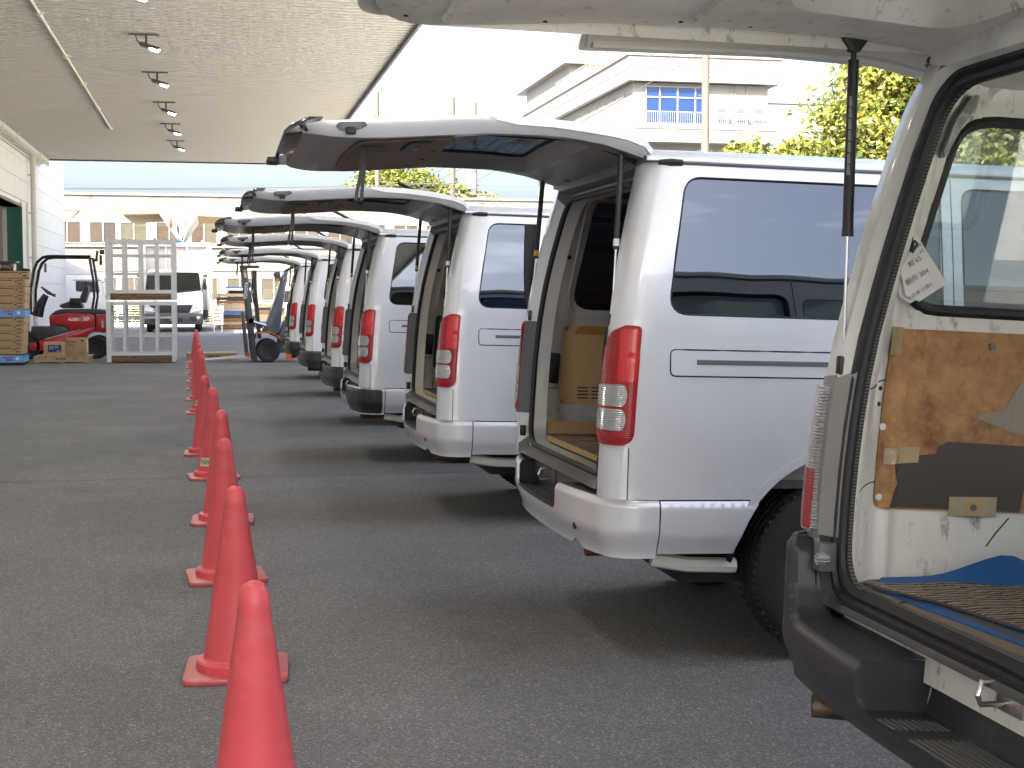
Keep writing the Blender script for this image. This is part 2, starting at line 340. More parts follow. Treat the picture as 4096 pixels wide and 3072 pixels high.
class B:
    def __init__(s): s.v = []; s.f = []; s.n = {}
    def add(s, vs, fs):
        o = len(s.v); s.v += [tuple(p) for p in vs]; s.f += [tuple(i + o for i in f) for f in fs]; return s
    def box(s, c, d, rz=0.0, M4=None):
        x, y, z = d[0] / 2, d[1] / 2, d[2] / 2
        vs = [Vector((i * x, j * y, k * z)) for k in (-1, 1) for j in (-1, 1) for i in (-1, 1)]
        rot = M4 if M4 is not None else Matrix.Rotation(rz, 3, 'Z')
        vs = [rot @ p + Vector(c) for p in vs]
        return s.add(vs, [(0, 2, 3, 1), (4, 5, 7, 6), (0, 1, 5, 4), (2, 6, 7, 3), (0, 4, 6, 2), (1, 3, 7, 5)])
    def bx(s, x0, x1, y0, y1, z0, z1): return s.box(((x0 + x1) / 2, (y0 + y1) / 2, (z0 + z1) / 2), (x1 - x0, y1 - y0, z1 - z0))
    def bar(s, a, b, w, h=None):
        """square bar between two points"""
        a, b = Vector(a), Vector(b); d = b - a; h = h or w
        q = d.to_track_quat('Z', 'Y').to_matrix()
        return s.box((a + b) / 2, (w, h, d.length), M4=q)
    def tube(s, pts, r, n=8, closed=False, caps=True):
        pts = [Vector(p) for p in pts]; N = len(pts); rings = []
        prev = None
        for i, p in enumerate(pts):
            if closed: d = pts[(i + 1) % N] - pts[i - 1]
            else: d = pts[min(i + 1, N - 1)] - pts[max(i - 1, 0)]
            d.normalize()
            if prev is None:
                up = Vector((0, 0, 1)) if abs(d.z) < 0.9 else Vector((1, 0, 0)); x = d.cross(up).normalized()
            else:
                x = (prev - d * prev.dot(d)).normalized()
            prev = x; y = d.cross(x)
            rr = r[i] if hasattr(r, '__len__') else r
            rings.append([p + (x * math.cos(2 * PI * k / n) + y * math.sin(2 * PI * k / n)) * rr for k in range(n)])
        o = len(s.v)
        for rg in rings: s.v += [tuple(q) for q in rg]
        for i in range(N if closed else N - 1):
            a, b = o + i * n, o + ((i + 1) % N) * n
            for k in range(n): s.f.append((a + k, a + (k + 1) % n, b + (k + 1) % n, b + k))
        if caps and not closed:
            s.f.append(tuple(o + k for k in range(n))[::-1]); s.f.append(tuple(o + (N - 1) * n + k for k in range(n)))
        return s
    def cyl(s, a, b, r, n=12): return s.tube([a, b], r, n)
    def lathe(s, prof, n=24, c=(0, 0, 0), axis='Z'):
        o = len(s.v); K = len(prof)
        for r, h in prof:
            for k in range(n):
                a = 2 * PI * k / n; p = (r * math.cos(a), r * math.sin(a), h)
                if axis == 'Y': p = (p[0], p[2], p[1])
                if axis == 'X': p = (p[2], p[0], p[1])
                s.v.append((p[0] + c[0], p[1] + c[1], p[2] + c[2]))
        for i in range(K - 1):
            for k in range(n): s.f.append((o + i * n + k, o + i * n + (k + 1) % n, o + (i + 1) * n + (k + 1) % n, o + (i + 1) * n + k))
        if prof[0][0] > 1e-6: s.f.append(tuple(o + k for k in range(n))[::-1])
        if prof[-1][0] > 1e-6: s.f.append(tuple(o + (K - 1) * n + k for k in range(n)))
        return s
    def prism(s, poly, fa, fb):
        """poly in 2d, fa/fb map (u,v) to the two end caps"""
        n = len(poly); o = len(s.v)
        s.v += [tuple(fa(*p)) for p in poly] + [tuple(fb(*p)) for p in poly]
        s.f.append(tuple(range(o, o + n))); s.f.append(tuple(range(o + 2 * n - 1, o + n - 1, -1)))
        for i in range(n): s.f.append((o + i, o + n + i, o + n + (i + 1) % n, o + (i + 1) % n))
        return s
    def ext(s, poly, axis, a, b):
        g = {'X': lambda h: (lambda u, v: (h, u, v)), 'Y': lambda h: (lambda u, v: (u, h, v)), 'Z': lambda h: (lambda u, v: (u, v, h))}[axis]
        return s.prism(poly, g(a), g(b))
    def strip(s, l0, l1, closed=True):
        n = len(l0); o = len(s.v); s.v += [tuple(p) for p in l0] + [tuple(p) for p in l1]
        for i in range(n if closed else n - 1): s.f.append((o + i, o + (i + 1) % n, o + n + (i + 1) % n, o + n + i))
        return s
    def grid(s, fn, nu, nv):
        o = len(s.v)
        for i in range(nu + 1):
            for j in range(nv + 1): s.v.append(tuple(fn(i / nu, j / nv)))
        for i in range(nu):
            for j in range(nv):
                a = o + i * (nv + 1) + j; s.f.append((a, a + nv + 1, a + nv + 2, a + 1))
        return s
    def sheet(s, outline, holes, step, fn, thick=None, stag=True):
        """a curved sheet with holes: constrained triangulation in (u,v), mapped by fn(u,v,off); thick adds a back layer and rims"""
        loops = [resample(clean(outline), step)] + [resample(clean(h), step) for h in holes]
        loops = [clean(l) for l in loops]
        pts = []; edges = []
        for l in loops:
            o = len(pts); pts += l; edges += [(o + i, o + (i + 1) % len(l)) for i in range(len(l))]
        bp = pts[:]
        us = [p[0] for p in loops[0]]; vs = [p[1] for p in loops[0]]
        nu = int((max(us) - min(us)) / step); nv = int((max(vs) - min(vs)) / step)
        cell = {}
        for q in bp: cell.setdefault((int(q[0] // step), int(q[1] // step)), []).append(q)
        for i in range(1, nu + 1):
            for j in range(1, nv + 1):
                p = (min(us) + i * step, min(vs) + j * step + (0.5 * step if i % 2 and stag else 0))
                ci, cj = int(p[0] // step), int(p[1] // step)
                if any((p[0] - q[0]) ** 2 + (p[1] - q[1]) ** 2 < (0.45 * step) ** 2 for a in (-1, 0, 1) for b in (-1, 0, 1) for q in cell.get((ci + a, cj + b), ())): continue
                if inside(p, loops[0]) and not any(inside(p, h) for h in loops[1:]): pts.append(p)
        rv, re, rf, *_ = geometry.delaunay_2d_cdt([Vector(p) for p in pts], edges, [], 0, 1e-6)
        fs = []
        for f in rf:
            c = (sum(rv[i][0] for i in f) / 3, sum(rv[i][1] for i in f) / 3)
            if inside(c, loops[0]) and not any(inside(c, h) for h in loops[1:]): fs.append(tuple(f))
        o = len(s.v)
        for p in rv:
            h = 0.003; lay = (0.0,) if thick is None else (0.0, thick)
            for of in lay:
                a1, a0_, b1, b0_ = [Vector(fn(p[0] + i, p[1] + k, of)) for i, k in ((h, 0), (-h, 0), (0, h), (0, -h))]
                nn = (a1 - a0_).cross(b1 - b0_)
                if nn.length > 1e-12:
                    c_ = fn(p[0], p[1], of); s.n[(round(c_[0], 4), round(c_[1], 4), round(c_[2], 4))] = nn.normalized()
        s.v += [tuple(fn(p[0], p[1], 0.0)) for p in rv]; s.f += [tuple(i + o for i in f) for f in fs]
        if thick is not None:
            o2 = len(s.v); s.v += [tuple(fn(p[0], p[1], thick)) for p in rv]; s.f += [tuple(i + o2 for i in f[::-1]) for f in fs]
            cnt = {}
            for f in fs:
                for a, b in zip(f, f[1:] + f[:1]): cnt[(a, b)] = 1
            for (a, b) in cnt:
                if (b, a) not in cnt: s.f.append((b + o, a + o, a + o2, b + o2))
        return s
    def o(s, name, mat, parent=None, smooth=35, bevel=0.0, seg=2, loc=None):
        me = bpy.data.meshes.new(name); me.from_pydata(s.v, [], s.f); me.validate()
        bm = bmesh.new(); bm.from_mesh(me); bmesh.ops.remove_doubles(bm, verts=bm.verts, dist=1e-5)
        if bevel:
            es = [e for e in bm.edges if len(e.link_faces) == 2 and e.calc_face_angle(0) > R(35)]
            bmesh.ops.bevel(bm, geom=es, offset=bevel, segments=seg, affect='EDGES', profile=0.5, clamp_overlap=True)
        bmesh.ops.recalc_face_normals(bm, faces=bm.faces)
        bm.to_mesh(me); bm.free()
        if smooth:
            me.polygons.foreach_set('use_smooth', [True] * len(me.polygons)); me.set_sharp_from_angle(angle=R(smooth))
        if s.n and smooth:
            ln = []
            keys = [s.n.get((round(v.co.x, 4), round(v.co.y, 4), round(v.co.z, 4))) for v in me.vertices]
            cn = [Vector(c.vector) for c in me.corner_normals]
            for p in me.polygons:
                fnm = p.normal
                for li, vi in zip(p.loop_indices, p.vertices):
                    k = keys[vi]; c = cn[li]
                    if k is not None:
                        d = k.dot(fnm)
                        if d > 0.75: c = k
                        elif d < -0.75: c = -k
                    ln.append(c)
            me.normals_split_custom_set(ln)
        me.materials.append(M[mat] if isinstance(mat, str) else mat)
        ob = bpy.data.objects.new(name, me); COL.objects.link(ob)
        if parent: ob.parent = parent
        if loc: ob.location = loc
        return ob
def islands(b):
    par = list(range(len(b.v)))
    key = {}
    def find(i):
        while par[i] != i: par[i] = par[par[i]]; i = par[i]
        return i
    for i, p in enumerate(b.v):
        k = (round(p[0], 5), round(p[1], 5), round(p[2], 5))
        if k in key: par[find(i)] = find(key[k])
        else: key[k] = i
    for f in b.f:
        for i in f[1:]: par[find(i)] = find(f[0])
    grp = {}
    for f in b.f: grp.setdefault(find(f[0]), []).append(f)
    out = []
    for fs in grp.values():
        nb = B(); mp = {}
        for f in fs:
            for i in f:
                if i not in mp: mp[i] = len(nb.v); nb.v.append(b.v[i])
        nb.f = [tuple(mp[i] for i in f) for f in fs]; nb.n = b.n; out.append(nb)
    return out
def parts(b, name, mat, parent=None, **kw): return [x.o(name, mat, parent, **kw) for x in islands(b)]
def tag(o, label=None, cat=None, group=None, kind=None):
    if label: o['label'] = label
    if cat: o['category'] = cat
    if group: o['group'] = group
    if kind: o['kind'] = kind
    return o
def empty(name, label, cat, loc=(0, 0, 0), rz=0.0, group=None):
    o = bpy.data.objects.new(name, None); COL.objects.link(o); o.location = loc; o.rotation_euler = (0, 0, rz); o.empty_display_size = 0.1
    return tag(o, label, cat, group)
def kids(o): return [c for c in COL.objects if c.parent == o]
def dup(root, loc=None, label=None, group=None):
    ch = {}
    for c in COL.objects:
        if c.parent: ch.setdefault(c.parent.name, []).append(c)
    def rec(o, par):
        c = o.copy(); COL.objects.link(c)
        if par: c.parent = par
        for k in ch.get(o.name, []): rec(k, c)
        return c
    r = rec(root, None)
    if loc: r.location = loc
    if label: r['label'] = label
    if group: r['group'] = group
    return r
def text(body, size, mat, parent, loc, rot, name='lettering', align='CENTER', ext=0.0008, sx=1.0, bold=0.0):
    cu = bpy.data.curves.new(name, 'FONT'); cu.body = body; cu.size = size; cu.align_x = align; cu.align_y = 'CENTER'; cu.extrude = ext
    cu.offset = bold; cu.resolution_u = 3
    tmp = bpy.data.objects.new(name + '_tmp', cu); COL.objects.link(tmp)
    bpy.context.view_layer.update()
    me = bpy.data.meshes.new_from_object(tmp.evaluated_get(bpy.context.evaluated_depsgraph_get()))
    bpy.data.objects.remove(tmp); me.name = name
    me.materials.clear(); me.materials.append(M[mat])
    ob = bpy.data.objects.new(name, me); COL.objects.link(ob); ob.parent = parent; ob.location = loc; ob.rotation_euler = rot; ob.scale = (sx, 1, 1)
    return ob
FRONT = (R(90), 0, 0)      # lettering that faces -Y

# ================================================================== SETTING
g = B().grid(lambda u, v: (-300 + 600 * u, -200 + 700 * v, 0), 30, 35).o('ground', 'asphalt', smooth=0)
tag(g, 'dark grey asphalt yard with pale stone specks', 'ground', kind='structure')
pts = [(-5.6 + 0.45 * i, 11.30 - 0.0285 * (0.45 * i) + 0.012 * math.sin(i * 1.7) + 0.008 * math.sin(i * 4.1), 0.004) for i in range(46)]
j = B().strip([(x, y - 0.006, z) for x, y, z in pts], [(x, y + 0.006 + 0.003 * math.sin(3 * x), z) for x, y, z in pts], closed=False).o('paving_joint', 'joint', smooth=0)
tag(j, 'thin dark joint line crossing the asphalt', 'ground', kind='structure')
pl = B().bx(3.2, 6.8, 10.45, 10.57, 0.002, 0.004).o('sunlit_strip', 'sunlit_pale', smooth=0)  # pale strip standing in for sunlit ground seen beneath the vans
tag(pl, 'pale strip standing in for sunlit ground between two vans', 'road marking', kind='structure')

ap = B().bx(7.4, 24, -4.0, 58, 0.0, 0.004).bx(-1.2, 24, -40, -4.0, 0.0, 0.004).o('bounce_apron', 'concrete', smooth=0)  # added ground that bounces sunlight under the canopy
tag(ap, 'pale concrete apron added to bounce sunlight under the canopy', 'ground', kind='structure')
# ---- canopy
can = empty('loading_canopy', 'large flat canopy of cream corrugated decking over the yard', 'canopy', (0, 0, 0))
YB, YE, XR_, ZC = -5.6, 50.2, 3.40, 6.0
b = B(); prof = []
y = YB
while y < YE - 0.001:
    prof += [(y, ZC), (y + 0.12, ZC), (y + 0.135, ZC + 0.09), (y + 0.225, ZC + 0.09), (y + 0.24, ZC)]; y += 0.24
prof = [p for i, p in enumerate(prof) if i == 0 or p != prof[i - 1]]
b.strip([(-5.7, p[0], p[1]) for p in prof], [(XR_, p[0], p[1]) for p in prof], closed=False).o('corrugated_deck', 'deck', can, smooth=0)
B().bx(-5.7, XR_, YB, YE, ZC + 0.1, ZC + 0.35).o('light_block_plate', 'deck', can, smooth=0)  # unseen plate added over the deck to block daylight
B().bx(XR_, XR_ + 0.05, YB, YE + 0.05, ZC - 0.06, ZC + 0.42).o('edge_fascia', 'fascia', can, smooth=0)
B().bx(-5.7, XR_, YE, YE + 0.05, ZC - 0.05, ZC + 0.42).o('end_fascia', 'fascia', can, smooth=0)
# conduit pipe under the deck
cd = empty('conduit_pipe', 'thin cream conduit pipe running under the canopy decking', 'pipe')
B().tube([(-2.73, -6, ZC - 0.03), (-2.73, 40.5, ZC - 0.03)], 0.022, 8).o('pipe', 'conduit', cd)
for yy in (24.4, 28.6, 32.2, 36.2, 40.5):
    B().tube([(-2.73, yy - 0.07, ZC - 0.03), (-2.73, yy + 0.07, ZC - 0.03)], 0.045, 8).bx(-2.80, -2.66, yy - 0.02, yy + 0.02, ZC - 0.05, ZC).o('joint_box', 'conduit', cd)
# floodlights
def floodlight():
    t = empty('floodlight', 'lit floodlight', 'lamp')
    B().bx(-0.30, 0.22, -0.02, 0.02, -0.035, -0.01).bx(-0.02, 0.02, -0.02, 0.02, -0.2, -0.03).o('bracket', 'darkgrey', t)
    q = Matrix.Rotation(R(16), 3, 'Y')
    B().box((0.07, 0, -0.235), (0.34, 0.26, 0.055), M4=q).box((-0.05, 0, -0.20), (0.12, 0.18, 0.06), M4=q).o('housing', 'darkgrey', t, bevel=0.012)
    B().box((0.13, 0, -0.285), (0.15, 0.18, 0.012), M4=q).o('lens', 'lamp_lit', t)
    B().tube([(-0.18, 0, -0.03), (-0.16, 0.02, -0.12), (-0.1, 0.01, -0.19)], 0.012, 6).o('cord', 'cable', t)
    return t
def flood_light(x, y):
    d = bpy.data.lights.new('floodlight_beam', 'AREA'); d.energy = 5; d.size = 0.3; d.color = (1, 0.97, 0.92)
    o = bpy.data.objects.new('floodlight_beam', d); COL.objects.link(o); o.location = (x + 0.06, y, ZC - 0.31); o.rotation_euler = (0, R(-16), 0)
fl = floodlight()
for i, yy in enumerate((21.6, 26.0, 30.3, 34.9, 39.2, 43.4, 17.3, 13.0, 8.7, 4.4)):  # last four lie outside the view, added along the row for fill
    f = fl if i == 0 else dup(fl)
    flood_light(-1.08 + 0.02 * i, yy)
    f.location = (-1.15 + 0.02 * i, yy, ZC)
    f['group'] = 'floodlights under the canopy'
    f['label'] = ['lit floodlight nearest the camera, at the top edge of the picture', 'lit floodlight, second nearest in the canopy row', 'lit floodlight, third in the canopy row from the camera',
                  'lit floodlight, fourth in the canopy row from the camera', 'lit floodlight, second last before the far canopy edge', 'lit floodlight nearest the far edge of the canopy'][i] if i < 6 else 'lit floodlight above the ' + ['fifth van', 'fourth van', 'third van', 'gap behind the nearest van'][i - 6] + ', out of the picture, added for fill light'

# ---- warehouse on the left
wh = empty('warehouse', 'white panelled warehouse with green framed loading door beside the canopy', 'warehouse', (-5.75, 0, 0))
X0 = 0.0
B().bx(-26, -0.06, -22, 35.98, 0, 11.5).bx(-26, -0.06, 45.8, 58.36, 0, 11.5).bx(-26, -0.06, 35.98, 45.8, 4.12, 11.5).bx(-26, -3.2, 35.98, 45.8, 0, 4.12).o('wall', 'panel', wh, smooth=0)
pm = None
PLn, PH = 2.8, 0.62
for k in range(18):
    for i in range(8):
        y0, z0 = 35.98 + i * PLn, k * PH
        if y0 > 58.3: continue
        y1, z1 = min(y0 + PLn, 58.36), z0 + PH
        if y0 < 45.6 and z0 < 4.0:
            continue
        if y1 - y0 < PLn - 0.02 or pm is None:
            o = B().bx(-0.058, 0.0, 0.008, y1 - y0 - 0.008, 0.006, PH - 0.006).o('wall_panel', 'panel', wh, smooth=0)
            if pm is None and y1 - y0 > PLn - 0.02: pm = o
        else:
            o = pm.copy(); COL.objects.link(o)
        o.location = (0, y0, z0)
        if y0 < 45.6 and y1 > 45.7 and z0 < 4.1: pass
B().bx(-0.058, 0, 45.80, 46.0, 0, 4.3).o('door_jamb', 'panel', wh, smooth=0)
B().bx(-0.45, 0.004, 45.74, 45.80, 0, 4.12).o('green_reveal', 'greendoor', wh, smooth=0)
B().bx(-0.56, -0.45, 45.62, 45.80, 0, 4.05).o('guide_post', 'pipe', wh, smooth=0)
B().bx(-0.62, -0.56, 35.98, 45.62, 0, 4.12).o('doorway_shade_sheet', 'doordark', wh, smooth=0)  # dark sheet across the opening, standing in for the unlit interior
B().bx(-0.56, 0.0, 35.98, 45.74, 4.12, 4.2).o('lintel', 'fascia', wh, smooth=0)
dp = B().tube([(0.16, 47.3, 0), (0.16, 47.3, 5.95)], 0.085, 12).tube([(0.16, 47.3, 5.6), (0.16, 47.3, 5.95)], 0.10, 12)
for zz in (1.0, 2.6, 4.0, 5.2): dp.tube([(0.16, 47.3, zz), (0.16, 47.3, zz + 0.05)], 0.093, 12).bx(0.0, 0.16, 47.28, 47.32, zz, zz + 0.05)
dp.o('downpipe', 'pipe', wh)
B().bx(0.0, 0.02, 39.2, 40.0, 4.75, 5.6).o('wall_hatch', 'window_w', wh, smooth=0)
# cable tray
ct = empty('cable_tray', 'cream cable tray of rails and rungs along the top of the warehouse wall', 'cable tray', (-5.7, 0, 5.72))
B().bx(0.30, 0.33, -5, 50.1, 0.10, 0.22).o('outer_rail', 'pipe', ct, smooth=0)
B().bx(0.0, 0.03, -5, 50.1, 0, 0.12).o('inner_rail', 'pipe', ct, smooth=0)
rung = B().box((0.165, 0, 0.09), (0.30, 0.04, 0.03), M4=Matrix.Rotation(R(-16), 3, 'Y')).bx(0.30, 0.335, -0.05, 0.05, -0.02, 0.22).o('rung', 'pipe', ct, smooth=0)
rung.location = (0, 34.0, 0)
for i in range(1, 46):
    r = rung.copy(); COL.objects.link(r); r.location = (0, 34.0 + i * 0.35, 0)
for yy in (39.4, 42.0, 47.4):
    B().tube([(0.40, yy, 0.27), (0.35, yy, 0.22), (0.34, yy, 0.05), (0.22, yy, -0.05)], 0.02, 6).o('loose_cable', 'conduit', ct)

# ---- factory behind the yard
fac = empty('factory_building', 'long beige tiled two storey factory with rust stains and rows of curtained windows', 'factory', (0, 78, 0))
B().bx(-16, 24, 0, 12, 0, 6.72).o('wall', 'tile', fac, smooth=0)
B().bx(-16.1, 24.1, -0.08, 12, 6.72, 6.85).o('parapet_cap', 'facpaint', fac, smooth=0)
B().bx(-16, 24, -0.03, -0.004, 4.06, 5.46).o('window_band', 'window_w', fac, smooth=0)
B().bx(-16, 24, -0.03, -0.004, 0.5, 2.7).o('lower_band', 'facpaint', fac, smooth=0)
B().bx(-16, 24, -0.10, -0.004, 4.0, 4.06).o('sill_band', 'facpaint', fac, smooth=0)
wf = B(); hx, hz = 0.70, 0.58
wf.bx(-hx, -hx + 0.05, -0.09, -0.035, -hz, hz).bx(hx - 0.05, hx, -0.09, -0.035, -hz, hz).bx(-0.03, 0.03, -0.09, -0.035, -hz, hz).bx(-hx, hx, -0.088, -0.035, hz - 0.05, hz).bx(-hx, hx, -0.088, -0.035, -hz, -hz + 0.05)
wf0 = wf.o('window', 'window_w', fac, smooth=0)
pane_m = {}
for c in ('curtain', 'curtain_c', 'curtain_p'):
    o = B().bx(-0.31, 0.31, -0.05, -0.036, -0.53, 0.53).o('pane', c, wf0, smooth=0); pane_m[c] = o.data; bpy.data.objects.remove(o)
M['fac_glass'] = GLASS('factory_glass', (0.75, 0.75, 0.72), 1.5)
gl0 = B().bx(-0.66, 0.66, -0.07, -0.066, -0.53, 0.53).o('glass', 'fac_glass', wf0, smooth=0)
rnd = random.Random(3)
xs = [-11.2, -9.45, -7.55, -5.75, -4.18, -2.35, -0.55, 1.3, 3.1, 4.9, 6.7, 8.5, 10.3, 12.1, 13.9]
first = True
for zc, sc in ((4.76, 1.0), (1.7, 1.25)):
    for i, xx in enumerate(xs):
        o = wf0 if first else wf0.copy()
        if not first: COL.objects.link(o); o.parent = fac
        o.location = (xx, 0, zc); o.scale = (1, 1, sc)
        if not first:
            g2 = gl0.copy(); COL.objects.link(g2); g2.parent = o
        first = False
        for k, px in enumerate((-0.345, 0.345)):
            c = rnd.choice(['curtain', 'curtain_c', 'curtain_p', 'curtain']) if zc > 3 else 'curtain_c'
            p = bpy.data.objects.new('pane', pane_m[c]); COL.objects.link(p); p.parent = o; p.location = (px, 0, 0)
B().bx(-16, 24, -0.06, -0.03, 2.75, 2.95).o('string_course', 'facpaint', fac, smooth=0)

# ---- office building beyond the street
of = empty('office_building', 'white modern office with deep roof parapet, balcony and blue glazed window', 'office', (28.0, 95.0, 0))
B().bx(0.5, 10.4, 0.6, 30, 0, 16.2).o('wall', 'office', of, smooth=0)
B().bx(0, 11.1, 0, 42, 16.25, 17.55).o('parapet', 'office', of, smooth=0)
B().bx(-0.02, 11.12, -0.03, -0.004, 17.05, 17.95).o('parapet_band', 'office_g', of, smooth=0)
B().bx(-0.12, 11.3, -0.12, 42, 17.95, 18.1).bx(-0.02, 11.1, 0, 42, 17.55, 17.95).o('coping', 'office', of, smooth=0)
B().bx(0, 10.6, -0.8, 30, 12.0, 13.15).o('balcony_slab', 'office', of, smooth=0)
B().bx(-0.02, 10.62, -0.85, -0.805, 12.9, 13.2).o('balcony_edge', 'office_g', of, smooth=0)
wd = B()
x0, x1, z0, z1 = 1.35, 5.65, 13.2, 16.0
for xx in (x0, 2.36, 3.66, 4.96, x1): wd.bx(xx, xx + 0.09, 0.50, 0.58, z0, z1)
for zz in (z0, 15.18, z1 - 0.09): wd.bx(x0, x1 + 0.09, 0.505, 0.575, zz, zz + 0.09)
wn_ = wd.o('window', 'window_w', of, smooth=0)
for i, (a, c) in enumerate(zip((x0, 2.36, 3.66, 4.96), (2.36, 3.66, 4.96, x1))):
    B().bx(a + 0.09, c, 0.54, 0.55, z0 + 0.05, z1 - 0.05).o('pane', 'glass_far', wn_, smooth=0)
B().bx(x0 + 0.1, x1, 0.575, 0.596, z0, z1).o('reflection_sheet', 'paneblue', wn_, smooth=0)  # blue sheet behind the glass stands in for the panes' reflected blue
rl = B(); 
for zz in (14.05, 13.25): rl.bx(0.15, 10.4, -0.72, -0.68, zz, zz + 0.05)
rail = rl.o('railing', 'window_w', of, smooth=0)
bal = B().bx(-0.012, 0.012, -0.712, -0.688, 13.28, 14.05).o('baluster', 'window_w', rail, smooth=0)
bal.location = (0.2, 0, 0)
for i in range(1, 68):
    o = bal.copy(); COL.objects.link(o); o.location = (0.2 + i * 0.152, 0, 0)
for xx in (7.62, 7.9, 8.75): B().bx(xx, xx + 0.07, 0.53, 0.596, 14.5, 16.2).o('drain_pipe', 'acw', of, smooth=0)
# left (receding) face: glazed strip between floors
for i in range(9):
    B().bx(0.43, 0.49, 2.6 + i * 2.4, 4.8 + i * 2.4, 12.95, 15.7).o('side_pane', 'facpaint', of, smooth=0)
# set back upper block
B().bx(1.6, 9, 23, 40, 17.9, 21.0).o('upper_wall', 'office', of, smooth=0)
B().bx(1.0, 9, 22.4, 42.5, 21.0, 22.4).o('upper_parapet', 'office', of, smooth=0)
B().bx(0.98, 9, 22.37, 22.395, 21.9, 22.5).o('upper_band', 'office_g', of, smooth=0)
rr = B()
for i in range(60): rr.bx(0.02, 0.05, 0.5 + i * 0.35, 0.53 + i * 0.35, 18.1, 19.1)
rr.bx(0.0, 0.06, 0.4, 21.6, 19.1, 19.16).o('roof_railing', 'window_w', of, smooth=0)
def ac_unit():
    t = empty('ac_unit', '', 'air conditioner', (0, 0, 0), group='outdoor air conditioner units')
    B().bx(-0.47, 0.47, 0, 0.4, 0.06, 1.42).o('casing', 'acw', t, bevel=0.02)
    for zz in (0.42, 1.05):
        f = B().lathe([(0.27, -0.02), (0.30, -0.02), (0.30, 0.01), (0.27, 0.01)], 20, (-0.08, 0, zz), 'Y').o('fan_grille', 'fl_grey', t)
        B().lathe([(0.0, 0.0), (0.27, 0.0)], 20, (-0.08, -0.008, zz), 'Y').bx(-0.35, 0.19, -0.02, -0.012, zz - 0.012, zz + 0.012).o('fan', 'darkgrey', f)
    B().bx(-0.4, -0.3, 0.05, 0.35, 0, 0.06).bx(0.3, 0.4, 0.05, 0.35, 0, 0.06).o('feet', 'darkgrey', t)
    return t
a0 = ac_unit()
for i, xx in enumerate((6.75, 8.15, 9.45)):
    a = a0 if i == 0 else dup(a0)
    a.location = (28 + xx, 94.72, 13.155)
    a['label'] = ['cream outdoor air conditioner closest to the concrete pole', 'cream outdoor air conditioner in the middle of the balcony three', 'cream outdoor air conditioner at the far right balcony end'][i]
# tower block behind
tw = empty('apartment_tower', 'tall grey apartment tower with balconies rising behind the white office', 'tower', (41, 150, 0))
B().bx(0, 19.5, 0, 14, 0, 42).o('wall', 'tower', tw, smooth=0)
for k in range(7):
    zz = 24 + k * 3.0
    B().bx(-0.3, 8.0, -1.6, 0.0, zz, zz + 0.25).bx(-0.3, 8.0, -1.6, -1.5, zz + 0.25, zz + 1.2).o('balcony', 'office', tw, smooth=0)
    B().bx(1.2, 3.0, -0.03, -0.004, zz + 0.4, zz + 2.3).o('window', 'navy', tw, smooth=0)
    B().bx(4.2, 6.6, -0.03, -0.004, zz + 0.4, zz + 2.3).o('window', 'tower_d', tw, smooth=0)
    B().bx(16.2, 17.6, -0.03, -0.004, zz + 0.8, zz + 2.2).o('window', 'navy', tw, smooth=0)
    B().bx(14.4, 19.9, -1.2, 0.0, zz + 2.5, zz + 2.8).o('balcony', 'tower_d', tw, smooth=0)
B().bx(8.2, 14.2, -0.5, -0.0, 0, 42).o('stair_core', 'office', tw, smooth=0)
fb = empty('low_building', 'pale flat roofed building beside the office, half behind the trees', 'building', (42, 108, 0))
B().bx(0, 22, 0, 14, 0, 16.8).o('wall', 'office', fb, smooth=0)
B().bx(-0.1, 22.1, -0.1, 14, 16.8, 17.0).o('coping', 'office_g', fb, smooth=0)

# ---- poles and cables
def pole(x, y, h, r, label, arms=(), box=None):
    t = empty('utility_pole', label, 'utility pole', (x, y, 0), group='utility poles along the street')
    B().tube([(0, 0, 0), (0, 0, h)], [r * 1.15, r * 0.8], 12).o('pole', 'pole', t)
    for z, w in arms:
        a = B().bx(-w, w, -r - 0.1, -r - 0.02, z, z + 0.09).o('crossarm', 'pole', t, smooth=0)
        for k in (-0.9, -0.45, 0.45, 0.9): B().lathe([(0.05, 0.09), (0.07, 0.16), (0.03, 0.2), (0.06, 0.26), (0.0, 0.28)], 8, (k * w, -r - 0.06, z)).o('insulator', 'window_w', a)
    if box:
        for bx_, z, m in box: B().bx(bx_ - 0.28, bx_ + 0.28, -r - 0.65, -r - 0.03, z, z + 0.95).o('transformer', m, t, bevel=0.04)
    st = B()
    for k in range(12): st.tube([(-r * 1.8, 0, 3 + k * 0.8), (r * 1.8, 0, 3 + k * 0.8)], 0.018, 5)
    st.o('step_bolts', 'pole', t)
    return t
pole(21.2, 60, 15.5, 0.19, 'tall concrete utility pole in front of the white office', ((12.6, 0.9), (5.9, 1.0)), ((-0.5, 12.9, 'window_w'),))
pole(10.1, 90, 14.2, 0.17, 'slim utility pole with a bracket top, left of the yellow trees', ((12.6, 0.5), (7.9, 0.6)), ((-0.9, 7.0, 'truckgrey'),))
pole(14.9, 90, 14.0, 0.20, 'utility pole with white switch box in front of the yellow trees', ((6.6, 0.9),), ((1.1, 8.2, 'window_w'),))
pole(16.7, 92, 14.0, 0.17, 'utility pole carrying a grey transformer right of the yellow trees', ((8.0, 1.2), (11.5, 1.0)), ((0.3, 6.9, 'truckgrey'),))
def cable(a, c, sag, label, r=0.018, n=14):
    a, c = Vector(a), Vector(c)
    pts = [a.lerp(c, i / n) - Vector((0, 0, sag * 4 * (i / n) * (1 - i / n))) for i in range(n + 1)]
    o = B().tube(pts, r, 5).o('power_cable', 'cable', None)
    tag(o, label, 'cable', 'overhead power cables')
